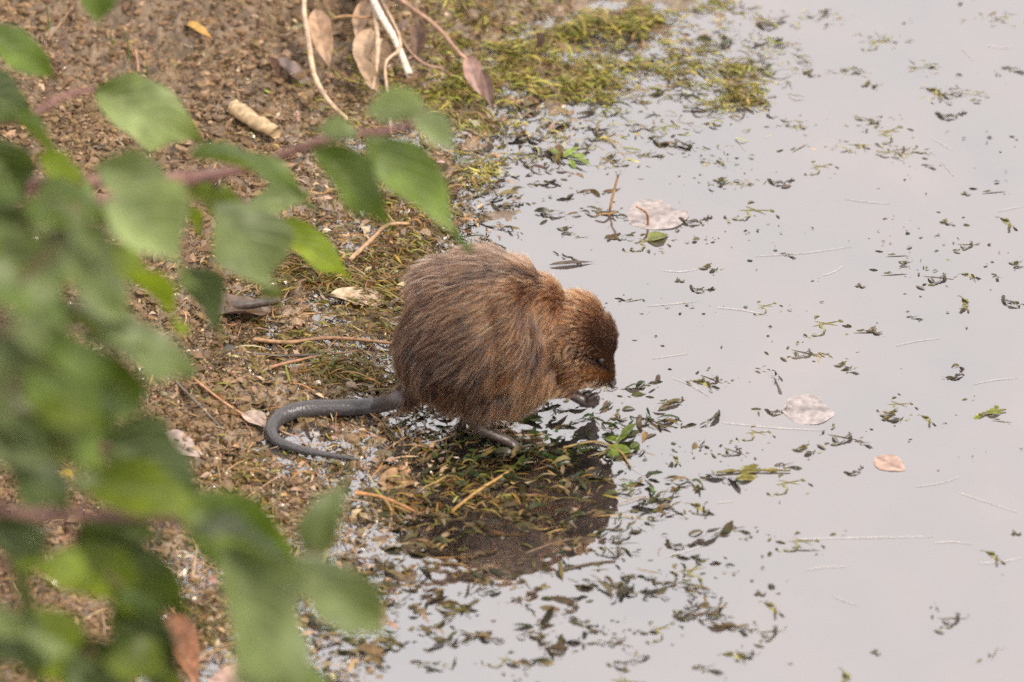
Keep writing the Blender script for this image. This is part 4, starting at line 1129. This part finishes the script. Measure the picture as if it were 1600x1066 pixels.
# ------------------------------------------------------------------ shrub reaching in from the near bank
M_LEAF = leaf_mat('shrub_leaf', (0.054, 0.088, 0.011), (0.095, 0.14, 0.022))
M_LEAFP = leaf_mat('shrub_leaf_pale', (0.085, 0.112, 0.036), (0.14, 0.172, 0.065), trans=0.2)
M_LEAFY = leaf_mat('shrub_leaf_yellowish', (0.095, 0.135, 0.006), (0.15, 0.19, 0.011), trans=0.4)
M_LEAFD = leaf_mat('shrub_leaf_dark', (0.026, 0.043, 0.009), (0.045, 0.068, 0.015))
M_STEM = bark_mat('shrub_stem', (0.10, 0.045, 0.040), (0.19, 0.085, 0.065))
M_WOOD = bark_mat('shrub_wood', (0.07, 0.05, 0.04), (0.14, 0.10, 0.075), 0.8)
root = np.array([-0.62, -1.55, hgt(-0.62, -1.55)])
shrub = add('shrub', None, label='leafy green shrub with reddish twigs reaching over the muddy bank', cat='shrub', loc=root)
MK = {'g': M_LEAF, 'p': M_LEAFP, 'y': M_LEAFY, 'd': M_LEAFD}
def branch(path, r0, r1, leaves, mat=M_STEM):
    """path: (px,py,dist) in view or a plain point; leaves: base px, tip px, width px, dist, kind, [tip dist change]"""
    pts = [np.array(p) if isinstance(p, np.ndarray) else cp(*p) for p in path]
    P = spline(pts, 7*len(pts)); o0 = P[0].copy()
    V, F = tube(P-o0, np.array([r0, (r0+r1)/2, r1]), 9, wob=0.12)
    b = add('branch', poly_mesh('branch', V, F), mat, parent=shrub, loc=o0-root)
    for i, lf in enumerate(leaves):
        (bx, by), (tx, ty), w, dist, kind = lf[:5]
        dt = lf[5] if len(lf) > 5 else 0.03
        Bp, Tp = cp(bx, by, dist), cp(tx, ty, dist+dt)
        seed = int(bx*7+by*13+i) % 9999
        rg = random.Random(seed)
        nrm = (rg.uniform(-0.7, 0.7), -0.5+rg.uniform(-0.6, 0.6), 1.0)
        m, L = frame(Bp-o0, Tp-o0, nrm)
        W = w*0.000687*dist/4*0.96
        droop = rg.uniform(0.2, 0.55)
        # the blade bends down, so rotate the frame up to bring the tip back on its mark
        rot = Matrix.Rotation(-droop*0.8, 4, 'Y')
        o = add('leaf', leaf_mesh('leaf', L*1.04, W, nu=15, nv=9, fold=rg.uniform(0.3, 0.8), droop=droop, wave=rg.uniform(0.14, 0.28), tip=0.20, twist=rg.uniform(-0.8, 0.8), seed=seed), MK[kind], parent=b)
        o.matrix_local = m @ rot
        # stalk joining leaf and twig
        j = int(np.argmin(np.linalg.norm(P-Bp, axis=1))); q = P[j]
        if 0.004 < np.linalg.norm(q-Bp):
            mid = (q+Bp)/2+np.array([0, 0, 0.004]); sp = spline([q, mid, Bp+(Tp-Bp)*0.03], 8)
            Vs, Fs = tube(sp-o0, np.array([0.0013, 0.0009]), 6); add('leaf_stalk', poly_mesh('leaf_stalk', Vs, Fs), M_STEM, parent=b)
fork = np.array([-0.60, -1.45, 0.45])
def extra(n, x0, x1, y0, y1, d0, d1, seed):
    rg = random.Random(seed); out = []
    for _ in range(n):
        bx, by = rg.uniform(x0, x1), rg.uniform(y0, y1); L = rg.uniform(85, 150); a = R(rg.uniform(10, 75))
        out.append(((bx, by), (bx+L*math.cos(a), by+L*math.sin(a)), L*rg.uniform(0.42, 0.58), rg.uniform(d0, d1), rg.choice('ggpydp'), rg.uniform(0, 0.05)))
    return out
# main wood from the ground, outside the picture
V, F = tube(spline([root-root, np.array([-0.02, 0.05, 0.25]), fork-root], 14), np.array([0.012, 0.008]), 10, wob=0.15)
add('trunk', poly_mesh('trunk', V, F), M_WOOD, parent=shrub)
def fk(z, y=-1.4, x=-0.60): return np.array([x, y, z])
branch([fork, fk(0.62, -1.2), (-120, 260, 3.02), (40, 185, 3.05), (100, 150, 3.08), (148, 140, 3.1)], 0.0045, 0.0022, [
    ((146, 140), (303, 222), 118, 3.10, 'p', 0.06), ((-40, 45), (90, 128), 66, 3.1, 'g'), ((-60, 135), (52, 190), 90, 3.0, 'd'), ((20, 185), (140, 335), 105, 2.95, 'g'),
    ((-30, 215), (52, 320), 100, 2.9, 'd'), ((130, -50), (156, 44), 56, 2.95, 'g'), ((60, 240), (120, 300), 60, 2.9, 'y')])
branch([fork, fk(0.65, -1.15), (-120, 380, 2.8), (60, 345, 2.83), (150, 315, 2.86), (215, 300, 2.9), (290, 284, 2.93), (320, 280, 2.95)], 0.0045, 0.0020, [
    ((298, 248), (472, 315), 92, 2.93, 'g', 0.05), ((282, 292), (388, 335), 56, 3.0, 'y'), ((388, 318), (492, 322), 50, 3.12, 'p', 0.02), ((322, 318), (432, 468), 130, 2.85, 'p', 0.05),
    ((422, 350), (552, 442), 56, 3.3, 'y', 0.03), ((278, 318), (306, 368), 46, 3.05, 'y'), ((150, 258), (296, 330), 90, 2.75, 'p'), ((168, 312), (300, 445), 140, 2.65, 'p', 0.05),
    ((138, 412), (288, 520), 92, 2.78, 'y', 0.04), ((25, 335), (175, 400), 80, 2.55, 'p'), ((288, 418), (348, 528), 66, 2.95, 'd', 0.03), ((60, 300), (160, 350), 70, 2.6, 'g')])
branch([fork, fk(0.62, -1.2), (-100, 330, 2.95), (60, 290, 2.98), (200, 282, 3.02), (300, 276, 3.03), (380, 266, 3.03), (445, 242, 3.0), (520, 215, 2.97), (600, 205, 2.96), (668, 188, 2.96)], 0.0062, 0.0026, [
    ((572, 212), (734, 385), 92, 2.93, 'g', 0.05), ((490, 232), (600, 352), 90, 2.86, 'g', 0.04), ((668, 168), (556, 176), 58, 2.85, 'p', 0.0), ((640, 185), (725, 252), 66, 2.8, 'p', 0.04), ((560, 210), (486, 200), 40, 2.9, 'p', 0.0)])
branch([fork, fk(0.55, -1.2), (-120, 560, 2.5), (40, 520, 2.52), (140, 490, 2.55), (220, 500, 2.58)], 0.0045, 0.0018, [
    ((60, 500), (228, 560), 100, 2.5, 'p'), ((130, 510), (292, 596), 110, 2.55, 'p', 0.04), ((140, 545), (232, 650), 90, 2.58, 'g', 0.04), ((-40, 380), (110, 470), 120, 2.4, 'p'), ((-30, 440), (130, 540), 130, 2.4, 'g'),
    ((20, 400), (190, 480), 110, 2.45, 'g'), ((100, 430), (210, 520), 90, 2.5, 'p'), ((-40, 530), (110, 640), 130, 2.4, 'p'), ((30, 560), (180, 660), 110, 2.45, 'g'), ((-40, 320), (70, 400), 90, 2.45, 'd')]+extra(15, -60, 120, 330, 540, 2.2, 2.5, 5))
branch([fork, fk(0.50, -1.25), (-120, 690, 2.5), (20, 680, 2.5), (110, 690, 2.52), (170, 700, 2.55)], 0.0045, 0.0018, [
    ((40, 620), (165, 745), 110, 2.48, 'g'), ((-40, 610), (90, 720), 120, 2.42, 'd'), ((-30, 700), (95, 800), 120, 2.42, 'd'), ((10, 660), (140, 760), 100, 2.45, 'p'), ((100, 600), (170, 690), 80, 2.5, 'd'), ((-30, 580), (60, 680), 100, 2.4, 'g')]+extra(13, -60, 70, 560, 760, 2.2, 2.5, 9))
branch([fork, fk(0.45, -1.3), (-120, 790, 2.5), (10, 802, 2.5), (130, 805, 2.52), (230, 808, 2.54), (300, 826, 2.56), (366, 858, 2.58), (420, 880, 2.6), (490, 885, 2.62)], 0.0055, 0.0022, [
    ((150, 690), (320, 795), 130, 2.55, 'd', 0.04), ((130, 760), (330, 800), 90, 2.5, 'y', 0.02), ((275, 785), (478, 885), 130, 2.55, 'g', 0.04), ((300, 830), (470, 900), 70, 2.5, 'd'), ((482, 880), (545, 738), 66, 2.62, 'p', 0.0), ((350, 855), (432, 1110), 190, 2.5, 'p', 0.05),
    ((460, 870), (612, 995), 96, 2.58, 'p', 0.05), ((485, 925), (562, 1010), 48, 2.66, 'p', 0.03), ((380, 1010), (520, 1090), 80, 2.55, 'g'), ((500, 850), (530, 820), 40, 2.62, 'p')])
branch([fork, fk(0.40, -1.3), (-120, 860, 2.5), (0, 880, 2.52), (80, 872, 2.55), (130, 850, 2.58)], 0.0045, 0.002, [
    ((115, 838), (300, 965), 105, 2.58, 'g', 0.04), ((60, 885), (240, 1005), 110, 2.55, 'y', 0.04), ((120, 830), (250, 850), 60, 2.56, 'g'), ((-20, 815), (35, 1045), 150, 2.45, 'd', 0.04), ((190, 920), (225, 1030), 90, 2.56, 'g', 0.03)])
branch([fork, fk(0.36, -1.3), (-120, 1000, 2.5), (20, 1010, 2.52), (130, 1010, 2.54), (210, 1000, 2.56)], 0.0045, 0.002, [
    ((20, 960), (100, 1075), 110, 2.5, 'y'), ((90, 1000), (210, 1085), 100, 2.52, 'd'), ((190, 960), (305, 1090), 120, 2.55, 'd', 0.03), ((150, 1030), (290, 1085), 80, 2.5, 'y'), ((-30, 1000), (70, 1090), 110, 2.45, 'd')]+extra(5, -60, 40, 880, 1040, 2.3, 2.5, 12))
